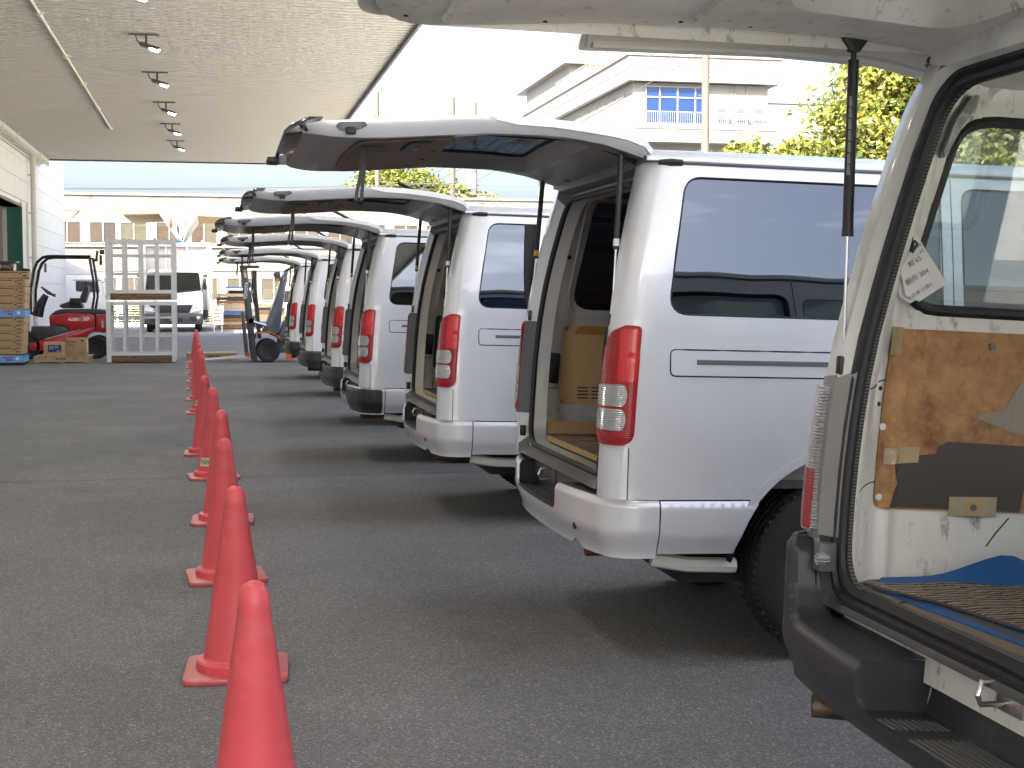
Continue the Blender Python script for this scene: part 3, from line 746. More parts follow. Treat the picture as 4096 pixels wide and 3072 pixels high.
for i, (zl, zr, yy, sag) in enumerate(((6.75, 6.95, 72, .35), (6.55, 6.6, 70, .2), (5.95, 6.2, 71, .3), (5.6, 5.75, 70, .25), (5.75, 4.9, 69, .2), (5.15, 5.1, 70, .1))):
    cable((-24, yy, zl), (14.9, 89.5, zr + 1.6), sag, ['black cable highest above the factory roof', 'black cable just above the factory roof line', 'dark cable across the stained factory wall', 'dark cable under the stained part of the factory wall', 'dark cable slanting down across the factory wall', 'dark cable just above the factory windows'][i], 0.022)
for i, (a, c, s) in enumerate((((10.1, 90, 8.6), (45, 88, 9.2), .4), ((10.1, 90, 7.2), (45, 84, 6.6), .5), ((14.9, 90, 6.7), (48, 80, 7.9), .8), ((21.2, 60, 12.7), (6, 92, 5.0), .3), ((21.2, 60, 13.3), (4, 95, 4.4), .3),
                               ((21.2, 60, 12.2), (9, 92, 4.8), .2), ((21.2, 60, 12.8), (48, 44, 15.0), .5), ((21.2, 60, 12.5), (48, 42, 14.4), .5), ((21.2, 60, 6.2), (46, 40, 8.2), .5), ((21.2, 60, 5.9), (44, 38, 7.0), .5), ((10.1, 90, 12.5), (2, 120, 14.5), .3), ((21.2, 60, 6.0), (10.1, 90, 7.9), .6))):
    cable(a, c, s, ['cable above the yellow trees', 'cable level with the yellow tree crowns', 'low cable sagging right of the yellow trees', 'upper of the cables slanting down from the tall pole past the office', 'steepest cable slanting down past the office', 'lower cable slanting down past the office', 'upper white looking cable right of the tall pole top', 'lower cable right of the tall pole top',
                    'cable in front of the low yellow foliage', 'lower cable in front of the low yellow foliage', 'faint cable in the open sky', 'cable joining the tall pole to the slim pole'][i], 0.02)

# ---- trees
def leaf_cloud(blobs, n, size, rnd):
    vs, fs = [], []
    tot = sum(b_[3] * b_[4] * b_[5] for b_ in blobs)
    for (cx_, cy_, cz_, rx, ry, rz) in blobs:
        k = int(n * rx * ry * rz / tot)
        # clumps inside each blob so gaps stay open
        clumps = []
        for _ in range(max(6, int(k / 60))):
            d = Vector((rnd.gauss(0, 1), rnd.gauss(0, 1), rnd.gauss(0, 1))).normalized() * (rnd.random() ** 0.4)
            clumps.append((cx_ + d.x * rx, cy_ + d.y * ry, cz_ + d.z * rz))
        for i in range(k):
            c = rnd.choice(clumps); s = 0.24 * max(0.6, min(rx, rz))
            p = Vector((c[0] + rnd.gauss(0, s), c[1] + rnd.gauss(0, s), c[2] + rnd.gauss(0, s * 0.8)))
            a = Vector((rnd.gauss(0, 1), rnd.gauss(0, 1), rnd.gauss(0, 0.7))).normalized(); q = a.cross(Vector((rnd.gauss(0, 1), rnd.gauss(0, 1), rnd.gauss(0, 1)))).normalized()
            l = size * rnd.uniform(0.7, 1.3); w = l * 0.5; o = len(vs)
            vs += [tuple(p - a * l), tuple(p + q * w), tuple(p + a * l), tuple(p - q * w)]; fs.append((o, o + 1, o + 2, o + 3))
    return vs, fs
def tree(x, y, h, blobs, n, size, label, mat='leaf', seed=1, trunk=0.18):
    rnd = random.Random(seed)
    t = empty('tree', label, 'tree', (x, y, 0), group='street trees with yellow green leaves')
    tb = B().tube([(0, 0, 0), (0.05, 0, h * 0.25), (-0.05, 0.05, h * 0.5), (0.05, 0, h * 0.85)], [trunk, trunk * 0.8, trunk * 0.55, trunk * 0.15], 9)
    for (bx_, by_, bz_, rx, ry, rz) in blobs:
        z0 = min(h * 0.45, bz_ * 0.6); tb.tube([(0, 0, z0), (bx_ * 0.5, by_ * 0.5, (z0 + bz_) / 2 + 0.2), (bx_, by_, bz_)], [trunk * 0.5, trunk * 0.32, trunk * 0.1], 6)
        for k in range(4):
            e = (bx_ + rnd.uniform(-rx, rx) * 0.8, by_ + rnd.uniform(-ry, ry) * 0.8, bz_ + rnd.uniform(-0.2, 0.8) * rz); tb.tube([(bx_ * 0.7, by_ * 0.7, (z0 + bz_ * 2) / 3), e], [trunk * 0.2, trunk * 0.06], 5)
    tb.o('trunk', 'bark', t)
    vs, fs = leaf_cloud(blobs, n, size, rnd)
    me = bpy.data.meshes.new('crown'); me.from_pydata(vs, [], fs); me.materials.append(M[mat])
    o = bpy.data.objects.new('crown', me); COL.objects.link(o); o.parent = t
    return t
tree(20.6, 40, 10, [(0, 0, 8.3, 2.0, 2, 1.7), (-1.4, -.3, 6.6, 1.9, 1.7, 1.5), (1.4, .2, 6.9, 2.2, 2, 1.8), (0.1, .3, 10.0, 1.5, 1.5, 1.2), (-2.2, 0, 5.4, 1.4, 1.3, 0.8), (0.6, 0, 5.0, 2.4, 2, 1.0)], 26000, 0.115, 'big yellow green tree beside the raised gate strut of the nearest van', 'leaf', 5, 0.2)
tree(16.9, 42, 6.2, [(0, 0, 5.35, 1.7, 1.5, 0.8), (-1.5, 0, 5.0, 1.2, 1.2, 0.75), (1.6, 0, 5.4, 1.4, 1.4, 0.9), (0, .5, 4.2, 2.4, 1.5, 0.9)], 15000, 0.11, 'low yellow green tree under the office balcony', 'leaf', 6, 0.14)
tree(25.5, 41, 8.5, [(0, 0, 6.8, 2.2, 2, 1.6), (1.7, 0, 5.4, 2.0, 1.8, 1.3), (-1.8, 0, 5.2, 2, 1.8, 1.2), (0, .5, 4.0, 2.6, 1.6, 1.0)], 15000, 0.12, 'yellow green tree seen through the window of the nearest van', 'leaf', 8, 0.2)
tree(33, 44, 9, [(0, 0, 7, 2.6, 2, 1.7), (2, 0, 5.4, 2.2, 1.8, 1.4), (-2, 0, 5.4, 2.2, 1.8, 1.3)], 6000, 0.13, 'tree at the far right, mostly behind the nearest van', 'leaf', 9, 0.2)
tree(12.5, 96, 10.5, [(0, 0, 8.4, 2.7, 2, 2.0), (-2.2, 0, 7.4, 1.9, 1.8, 1.7), (1.9, 0, 7.0, 2.2, 2, 1.7), (0, 0, 5.6, 3.2, 2, 1.5), (-3, 0, 5.2, 1.5, 1.5, 1.2)], 20000, 0.18, 'bright yellow tree between the slim pole and the switch box pole', 'leaf_b', 11, 0.25)
tree(17.3, 97, 9.2, [(0, 0, 6.9, 2.0, 2, 1.6), (0.8, 0, 5.6, 2.2, 1.8, 1.3), (-1.5, 0, 7.6, 1.6, 1.5, 1.3)], 12000, 0.18, 'bright yellow tree behind the transformer pole', 'leaf_b', 12, 0.22)
tree(9.0, 98, 8.0, [(0, 0, 5.8, 2.0, 1.8, 1.6), (1.6, 0, 5.0, 1.9, 1.8, 1.3), (-1.6, 0, 5.0, 1.5, 1.5, 1.0)], 11000, 0.18, 'smaller bright yellow tree behind the slim pole', 'leaf_b', 13, 0.22)

# ================================================================== YARD OBJECTS
# ---- cones
def cone():
    t = empty('traffic_cone', '', 'traffic cone', group='row of red traffic cones')
    prof = [(0.150, 0.022), (0.150, 0.05), (0.143, 0.058), (0.126, 0.060), (0.121, 0.066), (0.0405, 0.630), (0.0410, 0.632), (0.0390, 0.655), (0.0350, 0.674), (0.0265, 0.689), (0.0135, 0.697), (0, 0.70)]
    B().lathe(prof, 40).o('body', 'cone', t, smooth=28)
    bs = B(); q = 0.19
    bs.ext(fillet([(-q, -q), (q, -q), (q, q), (-q, q)], 0.04, 5), 'Z', 0.0, 0.022)
    bs.o('base', 'cone_base', t, bevel=0.005)
    return t
c0 = cone()
cone_at = [(0.084, 3.53, 2), (0.062, 5.33, -3), (0.036, 7.14, 4), (0.028, 8.96, -2), (-0.03, 11.16, 5), (-0.10, 12.87, 0), (-0.17, 17.35, 3), (-0.21, 19.6, -4), (-0.255, 21.8, 2), (-0.285, 23.8, 0), (-0.335, 26.1, 5), (-0.39, 28.4, -3), (-0.40, 30.7, 0)]
cl = ['red traffic cone nearest the camera, cut by the bottom edge', 'second nearest red cone, its whole square base showing on the right', 'third nearest red cone with a pale scuffed side', 'fourth nearest red cone in the row, without a sticker', 'red cone with the cream sticker of black characters near the paving joint', 'red cone just beyond the one with the large sticker, base showing',
      'red cone with a small cream sticker facing its base, mid row', 'red cone next beyond the mid row sticker cone', 'second red cone beyond the mid row sticker cone', 'distant red cone with a worn sticker low on its side', 'red cone third from the far end of the row', 'red cone second from the far end, a pale patch low on it', 'farthest red cone, beside the white cages']
cones = []
for i, (x, y, rz) in enumerate(cone_at):
    c = c0 if i == 0 else dup(c0)
    c.location = (x, y, 0); c.rotation_euler = (0, 0, R(rz)); c['label'] = cl[i]; cones.append(c)
def cone_sticker(c, a0, a1, z0, z1, txt=None, size=0.05):
    rad = lambda z: 0.121 + (0.0405 - 0.121) * (z - 0.066) / (0.630 - 0.066) + 0.0012
    o = B().grid(lambda u, v: ((rad(z0 + (z1 - z0) * v)) * math.cos(R(a0 + (a1 - a0) * u)), rad(z0 + (z1 - z0) * v) * math.sin(R(a0 + (a1 - a0) * u)), z0 + (z1 - z0) * v), 12, 1).o('sticker', 'sticker', c)
    if txt:
        for i, ch in enumerate(txt):
            a = a0 + (a1 - a0) * (i + 0.6) / (len(txt) + 0.2); zc = (z0 + z1) / 2
            rr_ = rad(zc) + 0.0015
            lt = text(ch, size, 'print', o, (rr_ * math.cos(R(a)), rr_ * math.sin(R(a)), zc), (R(83), 0, R(a + 90)), ext=0.0003)
cone_sticker(cones[4], 205, 262, 0.10, 0.165, '\u30b9\u4f01\u753b', 0.04)
cone_sticker(cones[6], 215, 262, 0.10, 0.165, '\u9650)', 0.04)
cone_sticker(cones[9], 210, 250, 0.11, 0.17)
cone_sticker(cones[11], 205, 245, 0.11, 0.17)

# ---- carton stack on blue trays
def carton(lx, ly, lz, rnd):
    t = empty('carton', '', 'carton', group='stacked flat cartons')
    B().bx(-lx, 0, 0, ly, 0.002, lz - 0.002).o('box', 'card', t, bevel=0.004)
    pr = B()
    x = -lx + 0.05
    pr.bx(-lx + 0.04, -0.22, -0.0012, 0, lz * 0.74, lz * 0.84)
    pr.bx(-0.19, -0.155, -0.0012, 0, lz * 0.55, lz * 0.72)
    pr.bx(-0.15, -0.03, -0.0012, 0, lz * 0.76, lz * 0.86)
    pr.o('print_marks', 'print', t, smooth=0)
    text('310', 0.055, 'print', t, (-0.09, -0.0015, lz * 0.34), FRONT, bold=0.002)
    B().bx(0, 0.0012, ly * 0.25, ly * 0.4, lz * 0.35, lz * 0.6).o('end_mark', 'card_l', t, smooth=0)
    return t
ca = carton(0.95, 0.40, 0.153, random)
zb = [0.225, 0.378, 0.531, 0.684, 0.837, None, 1.135, 1.288, 1.441, 1.60, 1.76]
xr_ = [-3.84, -3.83, -3.83, -3.81, -3.80, None, -3.785, -3.78, -3.775, -3.77, -3.69]
nm = ['bottom', 'second', 'third', 'fourth', 'fifth', '', 'sixth', 'seventh', 'eighth', 'ninth', 'top']
first = True; n_c = 0
for k in range(11):
    if zb[k] is None: continue
    for row in range(2):
        if row == 1 and k == 10: continue
        c = ca if first else dup(ca); first = False
        c.location = (xr_[k] + (0.16 if row else 0) * 0 + 0.004 * ((k * 7) % 3), 30.2 + row * 0.403, zb[k])
        tray = 'lower' if k < 5 else 'upper'
        ordn = ['bottom', 'second', 'third', 'fourth', 'top'][k] if k < 5 else ['bottom', 'second', 'third', 'fourth', 'topmost'][k - 6]
        c['label'] = f"flat brown carton, {ordn} layer on the {tray} blue tray, {'front' if row == 0 else 'rear'} row"
def tray(x, y, z, label):
    t = empty('plastic_tray', label, 'tray', (x, y, z), group='blue plastic trays under the cartons')
    o = B().bx(-1.0, 0, 0, 0.86, 0.0, 0.03)
    for k in range(5): o.bx(-0.98 + k * 0.235, -0.95 + k * 0.235, 0.012, 0.848, 0.03, 0.13)
    o.o('deck', 'bluepl', t, smooth=0)
    B().bx(-1.0, 0, 0, 0.012, 0.03, 0.15).bx(-1.0, 0, 0.848, 0.86, 0.03, 0.15).bx(-1, 0, 0.013, 0.847, 0.13, 0.148).o('side_panel', 'bluepl', t, smooth=0)
    for k in range(4): B().bx(-0.012, 0, 0.02 + k * 0.21, 0.19 + k * 0.21, 0.03, 0.15).o('end_panel', 'bluepl', t, smooth=0)
    B().bx(-0.40, -0.335, -0.0015, 0, 0.088, 0.118).bx(-0.325, -0.28, -0.0015, 0, 0.088, 0.118).bx(-0.27, -0.215, -0.0015, 0, 0.09, 0.116).o('red_print', 'redmark', t, smooth=0)
    B().bx(-0.33, -0.29, -0.0015, 0, 0.04, 0.068).bx(-0.28, -0.24, -0.0015, 0, 0.04, 0.068).o('navy_print', 'navy', t, smooth=0)
    text('H', 0.04, 'text_w', t, (-0.12, -0.0025, 0.08), FRONT)
    B().lathe([(0.028, -0.002), (0.034, -0.002), (0.034, 0.0), (0.028, 0)], 20, (-0.12, -0.0005, 0.08), 'Y').o('ring_mark', 'text_w', t)
    return t
tray(-3.82, 30.18, 0.06, 'blue plastic tray at the foot of the carton stack')
tray(-3.78, 30.18, 0.985, 'blue plastic tray in the middle of the carton stack')
bp_ = empty('support_pallet', 'low black pallet under the blue tray of the carton stack', 'pallet', (-3.84, 30.2, 0))
for k in range(3): B().bx(-0.95, 0, 0.02 + k * 0.37, 0.1 + k * 0.37, 0, 0.058).o('runner', 'blackpal', bp_, smooth=0)
tb = empty('equipment_case', 'black equipment case with a yellow sticker on top of the carton stack', 'case', (-3.97, 30.3, 1.915))
B().bx(-0.6, -0.02, 0, 0.4, 0, 0.16).o('case_body', 'gloss_black', tb, bevel=0.01)
B().bx(-0.62, 0.04, -0.02, 0.42, 0.16, 0.20).o('lid', 'fl_grey', tb, bevel=0.01)
B().bx(-0.34, -0.26, -0.004, 0.0, 0.05, 0.13).o('sticker', 'yellow', tb, smooth=0)
for k in range(3): B().bx(-0.5 + k * 0.2, -0.47 + k * 0.2, -0.02, 0.0, 0.01, 0.15).o('latch', 'darkgrey', tb, smooth=0)

# ---- wooden pallets
def pallet(name, label, loc, rz, L_, W_, H, mat, nb=7, group=None):
    t = empty(name, label, 'pallet', loc, rz, group)
    bw = W_ / nb
    top = B().bx(0, L_, 0, bw * 0.86, H - 0.022, H).o('deck_board', mat, t, smooth=0)
    for k in range(1, nb):
        o = top.copy(); COL.objects.link(o); o.location = (0, k * bw, 0)
    st = B().bx(0.0, L_, 0, 0.05, 0.02, H - 0.022).o('stringer', mat, t, smooth=0)
    for k in (0.5, 1.0):
        o = st.copy(); COL.objects.link(o); o.location = (0, (W_ - 0.07) * k, 0)
    bt = B().bx(0.02, 0.12, 0, W_ - 0.02, 0, 0.02).o('bottom_board', mat, t, smooth=0)
    for k in (0.5, 1.0):
        o = bt.copy(); COL.objects.link(o); o.location = ((L_ - 0.14) * k, 0, 0)
    return t
p1 = pallet('wooden_pallet', 'pale wooden pallet carrying two cartons in front of the red forklift', (-3.76, 31.2, 0), 0, 1.14, 1.0, 0.14, 'palwood')
B().bx(0.45, 0.50, -0.0015, 0, 0.07, 0.095).bx(0.51, 0.60, -0.0015, 0, 0.072, 0.092).bx(0.61, 0.66, -0.0015, 0, 0.07, 0.095).bx(0.82, 0.88, -0.0015, 0, 0.07, 0.085).o('print_marks', 'print', p1, smooth=0)
for k in range(7): B().bx(0.10 + k * 0.15, 0.13 + k * 0.15, -0.003, 0, 0.112, 0.125).o('nail_plate', 'print', p1, smooth=0)
s1 = empty('carton_box', 'cardboard box with a blue label on the pale pallet', 'carton', (-3.56, 31.32, 0.14))
B().bx(0, 0.445, 0, 0.34, 0, 0.295).o('box', 'card_l', s1, bevel=0.005)
B().bx(0.085, 0.36, -0.003, 0, 0.08, 0.235).o('blue_label', 'navy', s1, smooth=0)
text('PL', 0.07, 'text_w', s1, (0.27, -0.0045, 0.19), FRONT); B().bx(0.26, 0.33, -0.0045, -0.003, 0.1, 0.112).o('text_line', 'text_w', s1, smooth=0)
for zz in (0.2, 0.175, 0.15): B().bx(0.11, 0.21, -0.0045, -0.003, zz, zz + 0.006).o('text_line', 'text_w', s1, smooth=0)
s2 = empty('carton_box', 'taller cardboard box printed with black capitals on the pale pallet', 'carton', (-3.11, 31.30, 0.14))
B().bx(0, 0.42, 0, 0.5, 0, 0.375).o('box', 'card', s2, bevel=0.005)
text('KEATEC', 0.058, 'print', s2, (0.115, -0.002, 0.30), FRONT, bold=0.001)
B().bx(0.32, 0.36, -0.003, 0, 0.30, 0.34).bx(0.03, 0.17, -0.003, 0, 0.24, 0.245).bx(0.03, 0.17, -0.003, 0, 0.215, 0.22).bx(0.02, 0.07, -0.003, 0, 0.05, 0.06).bx(0.3, 0.36, -0.003, 0, 0.05, 0.06).o('print_marks', 'print', s2, smooth=0)
B().bx(0.42, 0.423, 0.1, 0.3, 0.08, 0.33).o('white_label', 'paper', s2, smooth=0)
p2 = pallet('wooden_pallet', 'pale wooden pallet lying beside the forks of the dark forklift', (-0.60, 31.9, 0), R(3), 1.05, 1.0, 0.15, 'palwood')
B().bx(0.42, 0.56, -0.0015, 0, 0.07, 0.095).bx(0.58, 0.68, -0.0015, 0, 0.07, 0.092).bx(0.8, 0.92, -0.0015, 0, 0.07, 0.085).o('print_marks', 'print', p2, smooth=0)

# ---- white steel cages
def cage(label, z):
    t = empty('steel_cage', label, 'cage', (-2.21, 30.76, z), group='stacked white steel cages')
    W_, D_, H_ = 1.37, 1.0, 1.30
    f = B()
    for x in (0.02, W_ - 0.02):
        for y in (0.02, D_): f.bx(x - 0.045, x + 0.045, y - 0.035, y + 0.035, 0.02, H_ - 0.02)
    f.bx(0.066, W_ - 0.066, -0.012, 0.05, H_ - 0.09, H_ - 0.02).bx(0.066, W_ - 0.066, D_ - 0.03, D_ + 0.03, H_ - 0.09, H_ - 0.02)
    f.bx(0.066, W_ - 0.066, -0.012, 0.05, 0.16, 0.23).bx(0.066, W_ - 0.066, D_ - 0.03, D_ + 0.03, 0.16, 0.23)
    for x in (0.02, W_ - 0.02): f.bx(x - 0.03, x + 0.03, 0.056, D_ - 0.036, H_ - 0.08, H_ - 0.03).bx(x - 0.03, x + 0.03, 0.056, D_ - 0.036, 0.16, 0.22)
    f.o('frame', 'cage', t, smooth=0)
    for y in (0.02, D_):
        for x in (0.34, 0.67, 1.0): B().bx(x - 0.028, x + 0.028, y - 0.02, y + 0.02, 0.231, H_ - 0.091).o('upright', 'cage', t, smooth=0)
        for zz in (0.55, 0.93): B().bx(0.066, W_ - 0.066, y + 0.021, y + 0.045, zz, zz + 0.04).o('crossbar', 'cage', t, smooth=0)
    for x in (0.02, W_ - 0.02):
        for y in (0.35, 0.68): B().bx(x - 0.02, x + 0.02, y - 0.02, y + 0.02, 0.221, H_ - 0.081).o('side_upright', 'cage', t, smooth=0)
    B().bx(0.07, W_ - 0.07, -0.015, 0.03, 0.02, 0.155).o('front_plank', 'oldwood', t, smooth=0)
    B().bx(0.07, W_ - 0.07, D_ - 0.02, D_ + 0.02, 0.02, 0.155).o('rear_plank', 'oldwood', t, smooth=0)
    for k in range(6): B().bx(0.07, W_ - 0.07, 0.04 + k * 0.155, 0.18 + k * 0.155, 0.13, 0.15).o('floor_plank', 'oldwood', t, smooth=0)
    for x in (0.38, 0.98): B().bx(x - 0.03, x + 0.03, -0.03, 0.06, H_ - 0.02, H_ + 0.012).o('clip', 'cage', t, smooth=0)
    return t
cage('lower white steel cage with wooden planks, standing on the asphalt', 0)
cage('upper white steel cage stacked on the other cage', 1.305)

# ---- wheels shared by trucks and forklifts (axis along local Y, origin at hub)
def wheel(parent, loc, r, w, out=-1, name='wheel', rim_mat='darkgrey', tyre_mat='tyre', grooves=True):
    """out: -1 the hub face looks to -Y, +1 to +Y"""
    h = w / 2; t_ = B()
    prof = [(r * 0.62, -h * 0.86), (r * 0.70, -h), (r * 0.90, -h), (r * 0.965, -h * 0.86), (r, -h * 0.66)]
    if grooves:
        for k in (-0.45, 0.0, 0.45): prof += [(r, h * (k - 0.08)), (r * 0.972, h * (k - 0.06)), (r * 0.972, h * (k + 0.06)), (r, h * (k + 0.08))]
    prof += [(r, h * 0.66), (r * 0.965, h * 0.86), (r * 0.90, h), (r * 0.70, h), (r * 0.62, h * 0.86)]
    t_.lathe(prof, 40, (0, 0, 0), 'Y')
    if grooves:
        for k in range(64):
            a = 2 * PI * k / 64
            for sd_ in (-1, 1): t_.box((r * 0.985 * math.cos(a), sd_ * h * 0.74, r * 0.985 * math.sin(a)), (0.014, h * 0.34, 0.012), M4=Matrix.Rotation(-a, 3, 'Y'))
    ty = t_.o(name, tyre_mat, parent, smooth=40, loc=loc)
    q = out * h
    rp = [(0.0, q * 0.45), (r * 0.14, q * 0.45), (r * 0.18, q * 0.30), (r * 0.40, q * 0.34), (r * 0.46, q * 0.15), (r * 0.54, q * 0.25), (r * 0.58, q * 0.8), (r * 0.64, q * 0.92), (r * 0.64, -q * 0.9)]
    rb = B().lathe(rp, 32, (0, 0, 0), 'Y')
    for k in range(5): a = 2 * PI * k / 5; rb.lathe([(0.012, q * 0.3), (0.012, q * 0.46), (0, q * 0.46)], 6, (r * 0.27 * math.cos(a), 0, r * 0.27 * math.sin(a)), 'Y')
    rb.o('rim', rim_mat, ty, smooth=40)
    return ty

# ---- red forklift, seen from its side, facing left
fr = empty('forklift', 'red counterbalance forklift with white lettering and black overhead guard', 'forklift', (0, 33.0, 0))
W0, W1 = 0.0, 1.05
B().ext([(-4.05, 0.2), (-3.28, 0.18), (-3.26, 0.32), (-2.93, 0.39), (-2.80, 0.56), (-2.64, 0.60), (-2.64, 0.735), (-3.62, 0.468), (-4.05, 0.36)], 'Y', W0, W1).o('lower_body', 'fl_red', fr, bevel=0.012)
B().ext([(-3.61, 0.73), (-3.46, 0.775), (-3.27, 0.73), (-3.15, 0.62), (-2.64, 0.757), (-2.64, 0.975), (-2.73, 1.012), (-3.23, 1.022), (-3.62, 0.955)], 'Y', W0, W1).o('side_cover', 'fl_red', fr, bevel=0.015)
B().ext([(-2.625, 0.60), (-2.43, 0.58), (-2.34, 0.70), (-2.34, 0.93), (-2.40, 0.99), (-2.625, 0.985)], 'Y', W0 + 0.01, W1 - 0.01).o('counterweight', 'fl_red', fr, bevel=0.03)
B().ext([(-4.05, 0.375), (-3.59, 0.50), (-3.17, 0.615), (-3.28, 0.72), (-3.46, 0.762), (-3.60, 0.785), (-3.62, 0.715), (-4.0, 0.735)], 'Y', W0 + 0.012, W1 - 0.012).o('step_panel', 'fl_grey', fr, bevel=0.01)
B().ext([(-3.63, 0.96), (-3.49, 1.075), (-3.39, 1.11), (-2.72, 1.12), (-2.42, 1.10), (-2.38, 1.0), (-2.63, 0.992), (-2.72, 1.02), (-3.23, 1.03)], 'Y', W0 + 0.02, W1 - 0.02).o('hood', 'fl_grey', fr, bevel=0.02)
st = empty('seat', None, None); st.parent = fr
st_ = B().ext([(-3.44, 1.17), (-3.40, 1.22), (-3.2, 1.29), (-2.95, 1.24), (-2.92, 1.13), (-3.34, 1.13)], 'Y', 0.28, 0.78).o('seat_cushion', 'fabric', st, bevel=0.03)
B().ext([(-3.02, 1.27), (-2.95, 1.46), (-2.85, 1.63), (-2.78, 1.64), (-2.80, 1.48), (-2.88, 1.24)], 'Y', 0.30, 0.76).o('backrest', 'fabric', st, bevel=0.03)
B().bx(-3.2, -2.95, 0.22, 0.28, 1.2, 1.36).o('armrest', 'black', st, bevel=0.02)
sc_ = B().tube([(-3.93, 0.5, 0.95), (-3.86, 0.5, 1.2), (-3.73, 0.5, 1.43)], [0.13, 0.11, 0.07], 10).o('steering_column', 'black', fr)
q = Matrix.Rotation(R(36), 3, 'Y')
ring = [Vector((-3.68, 0.5, 1.50)) + q @ Vector((0.18 * math.cos(a * PI / 12), 0.18 * math.sin(a * PI / 12), 0)) for a in range(24)]
B().tube(ring, 0.016, 8, closed=True).tube([ring[0], (-3.70, 0.5, 1.46), ring[12]], 0.014, 6).tube([ring[2], ring[2] + Vector((0, 0, 0.05))], 0.022, 8).o('steering_wheel', 'black', sc_)
og = B()
for yy in (0.06, 0.99):
    og.tube([(-4.02, yy, 1.0), (-4.0, yy, 1.55), (-3.93, yy, 1.98), (-3.86, yy, 2.15), (-3.74, yy, 2.26), (-3.60, yy, 2.285), (-2.72, yy, 2.285)], 0.034, 8)
    og.tube([(-2.74, yy, 2.27), (-2.66, yy, 1.73), (-2.645, yy, 1.4), (-2.70, yy, 1.10)], 0.030, 8)
for xx in (-3.62, -3.4, -3.18, -2.96, -2.74): og.bx(xx - 0.03, xx + 0.03, 0.06, 0.99, 2.275, 2.31)
og.o('overhead_guard', 'gloss_black', fr)
B().bx(-2.66, -2.56, 0.1, 0.18, 2.18, 2.24).tube([(-2.60, 0.14, 2.2), (-2.57, 0.14, 2.42)], 0.03, 8).bx(-2.52, -2.42, 0.08, 0.2, 2.34, 2.44).bx(-2.53, -2.47, 0.1, 0.18, 2.1, 2.32).o('work_lamp', 'gloss_black', fr, bevel=0.008)
B().box((-3.68, 0.02, 2.03), (0.05, 0.03, 0.20)).o('mirror', 'window_w', fr)
B().ext([(-4.25, 0.06), (-4.16, 0.06), (-4.10, 2.02), (-4.20, 2.02)], 'Y', 0.22, 0.32).ext([(-4.25, 0.06), (-4.16, 0.06), (-4.10, 2.02), (-4.20, 2.02)], 'Y', 0.73, 0.83).o('mast', 'gloss_black', fr)
wheel(fr, (-2.63, 0.12, 0.255), 0.255, 0.2)
wheel(fr, (-2.63, 0.93, 0.255), 0.255, 0.2, 1)
wheel(fr, (-4.1, 0.12, 0.30), 0.30, 0.24)
wheel(fr, (-4.1, 0.93, 0.30), 0.30, 0.24, 1)
text('ALESIS', 0.085, 'text_w', fr, (-3.10, -0.003, 0.885), FRONT, bold=0.004, sx=0.98)
text('20', 0.125, 'text_w', fr, (-2.84, -0.003, 0.90), FRONT, bold=0.004, sx=1.15)
B().bx(-2.5, -2.46, 0.0, 0.012, 0.70, 0.85).o('tail_light', 'clear_lens', fr)

# ---- dark forklift, seen from its side, facing left
ft = empty('forklift', 'dark grey and orange forklift with white capitals up its mast, forks lowered', 'forklift', (0, 30.5, 0))
for k, yy in enumerate((0.02, 0.82)):
    m_ = B().ext([(0.53, 2.03), (0.66, 2.03), (0.86, 0.04), (0.74, 0.04)], 'Y', yy, yy + 0.11).o('mast_rail', 'darkgrey', ft, bevel=0.006)
    B().ext([(0.76, 1.95), (0.83, 1.95), (0.95, 0.5), (0.88, 0.5)], 'Y', yy + 0.02, yy + 0.09).o('lift_cylinder', 'gloss_black', ft)
B().bx(0.52, 0.92, 0.0, 0.95, 2.005, 2.05).bx(0.66, 0.74, 0.13, 0.82, 1.6, 1.7).bx(0.78, 0.84, 0.13, 0.82, 0.5, 0.6).o('mast_crossbar', 'darkgrey', ft, bevel=0.006)
for k in range(3): B().tube([(0.80 + 0.03 * k, 0.3 + 0.1 * k, 1.95), (0.76 + 0.05 * k, 0.3 + 0.1 * k, 1.5), (0.86, 0.3 + 0.1 * k, 1.0), (0.95, 0.3 + 0.1 * k, 0.75)], 0.018, 6).o('hose', 'rubber', ft)
B().ext([(0.53, 1.08), (0.59, 1.08), (0.68, 0.16), (0.61, 0.14)], 'Y', -0.02, 0.97).o('carriage', 'darkgrey', ft, bevel=0.006)
for yy in (0.15, 0.68):
    B().ext([(0.60, 0.55), (0.635, 0.55), (0.665, 0.12), (0.64, 0.085), (-0.30, 0.045), (-0.32, 0.055), (0.60, 0.135)], 'Y', yy, yy + 0.12).o('fork', 'steel', ft)
B().bx(0.63, 0.69, -0.03, 0.06, 0.13, 0.22).o('fork_stop', 'redmark', ft)
B().ext([(0.95, 0.62), (1.07, 0.86), (1.23, 1.28), (1.38, 1.80), (1.46, 1.92), (1.52, 1.92), (1.42, 1.3), (1.32, 0.62)], 'Y', 0.03, 0.92).o('front_cowl', 'fl_blue', ft, bevel=0.015)
B().ext([(1.32, 0.45), (2.55, 0.45), (2.75, 0.62), (2.75, 0.98), (2.5, 1.06), (1.9, 1.02), (1.44, 0.9), (1.32, 0.62)], 'Y', 0.0, 0.95).o('body', 'fl_blue', ft, bevel=0.03)
B().ext([(0.84, 0.605), (1.12, 0.62), (1.27, 0.57), (1.36, 0.44), (1.32, 0.56), (1.12, 0.655), (0.84, 0.64)], 'Y', -0.05, 1.0).o('fender', 'fl_orange', ft, bevel=0.006)
B().ext([(1.10, 0.60), (1.3, 0.52), (1.3, 0.20), (2.6, 0.20), (2.6, 0.46), (1.3, 0.62)], 'Y', 0.1, 0.85).o('chassis', 'fl_grey', ft)
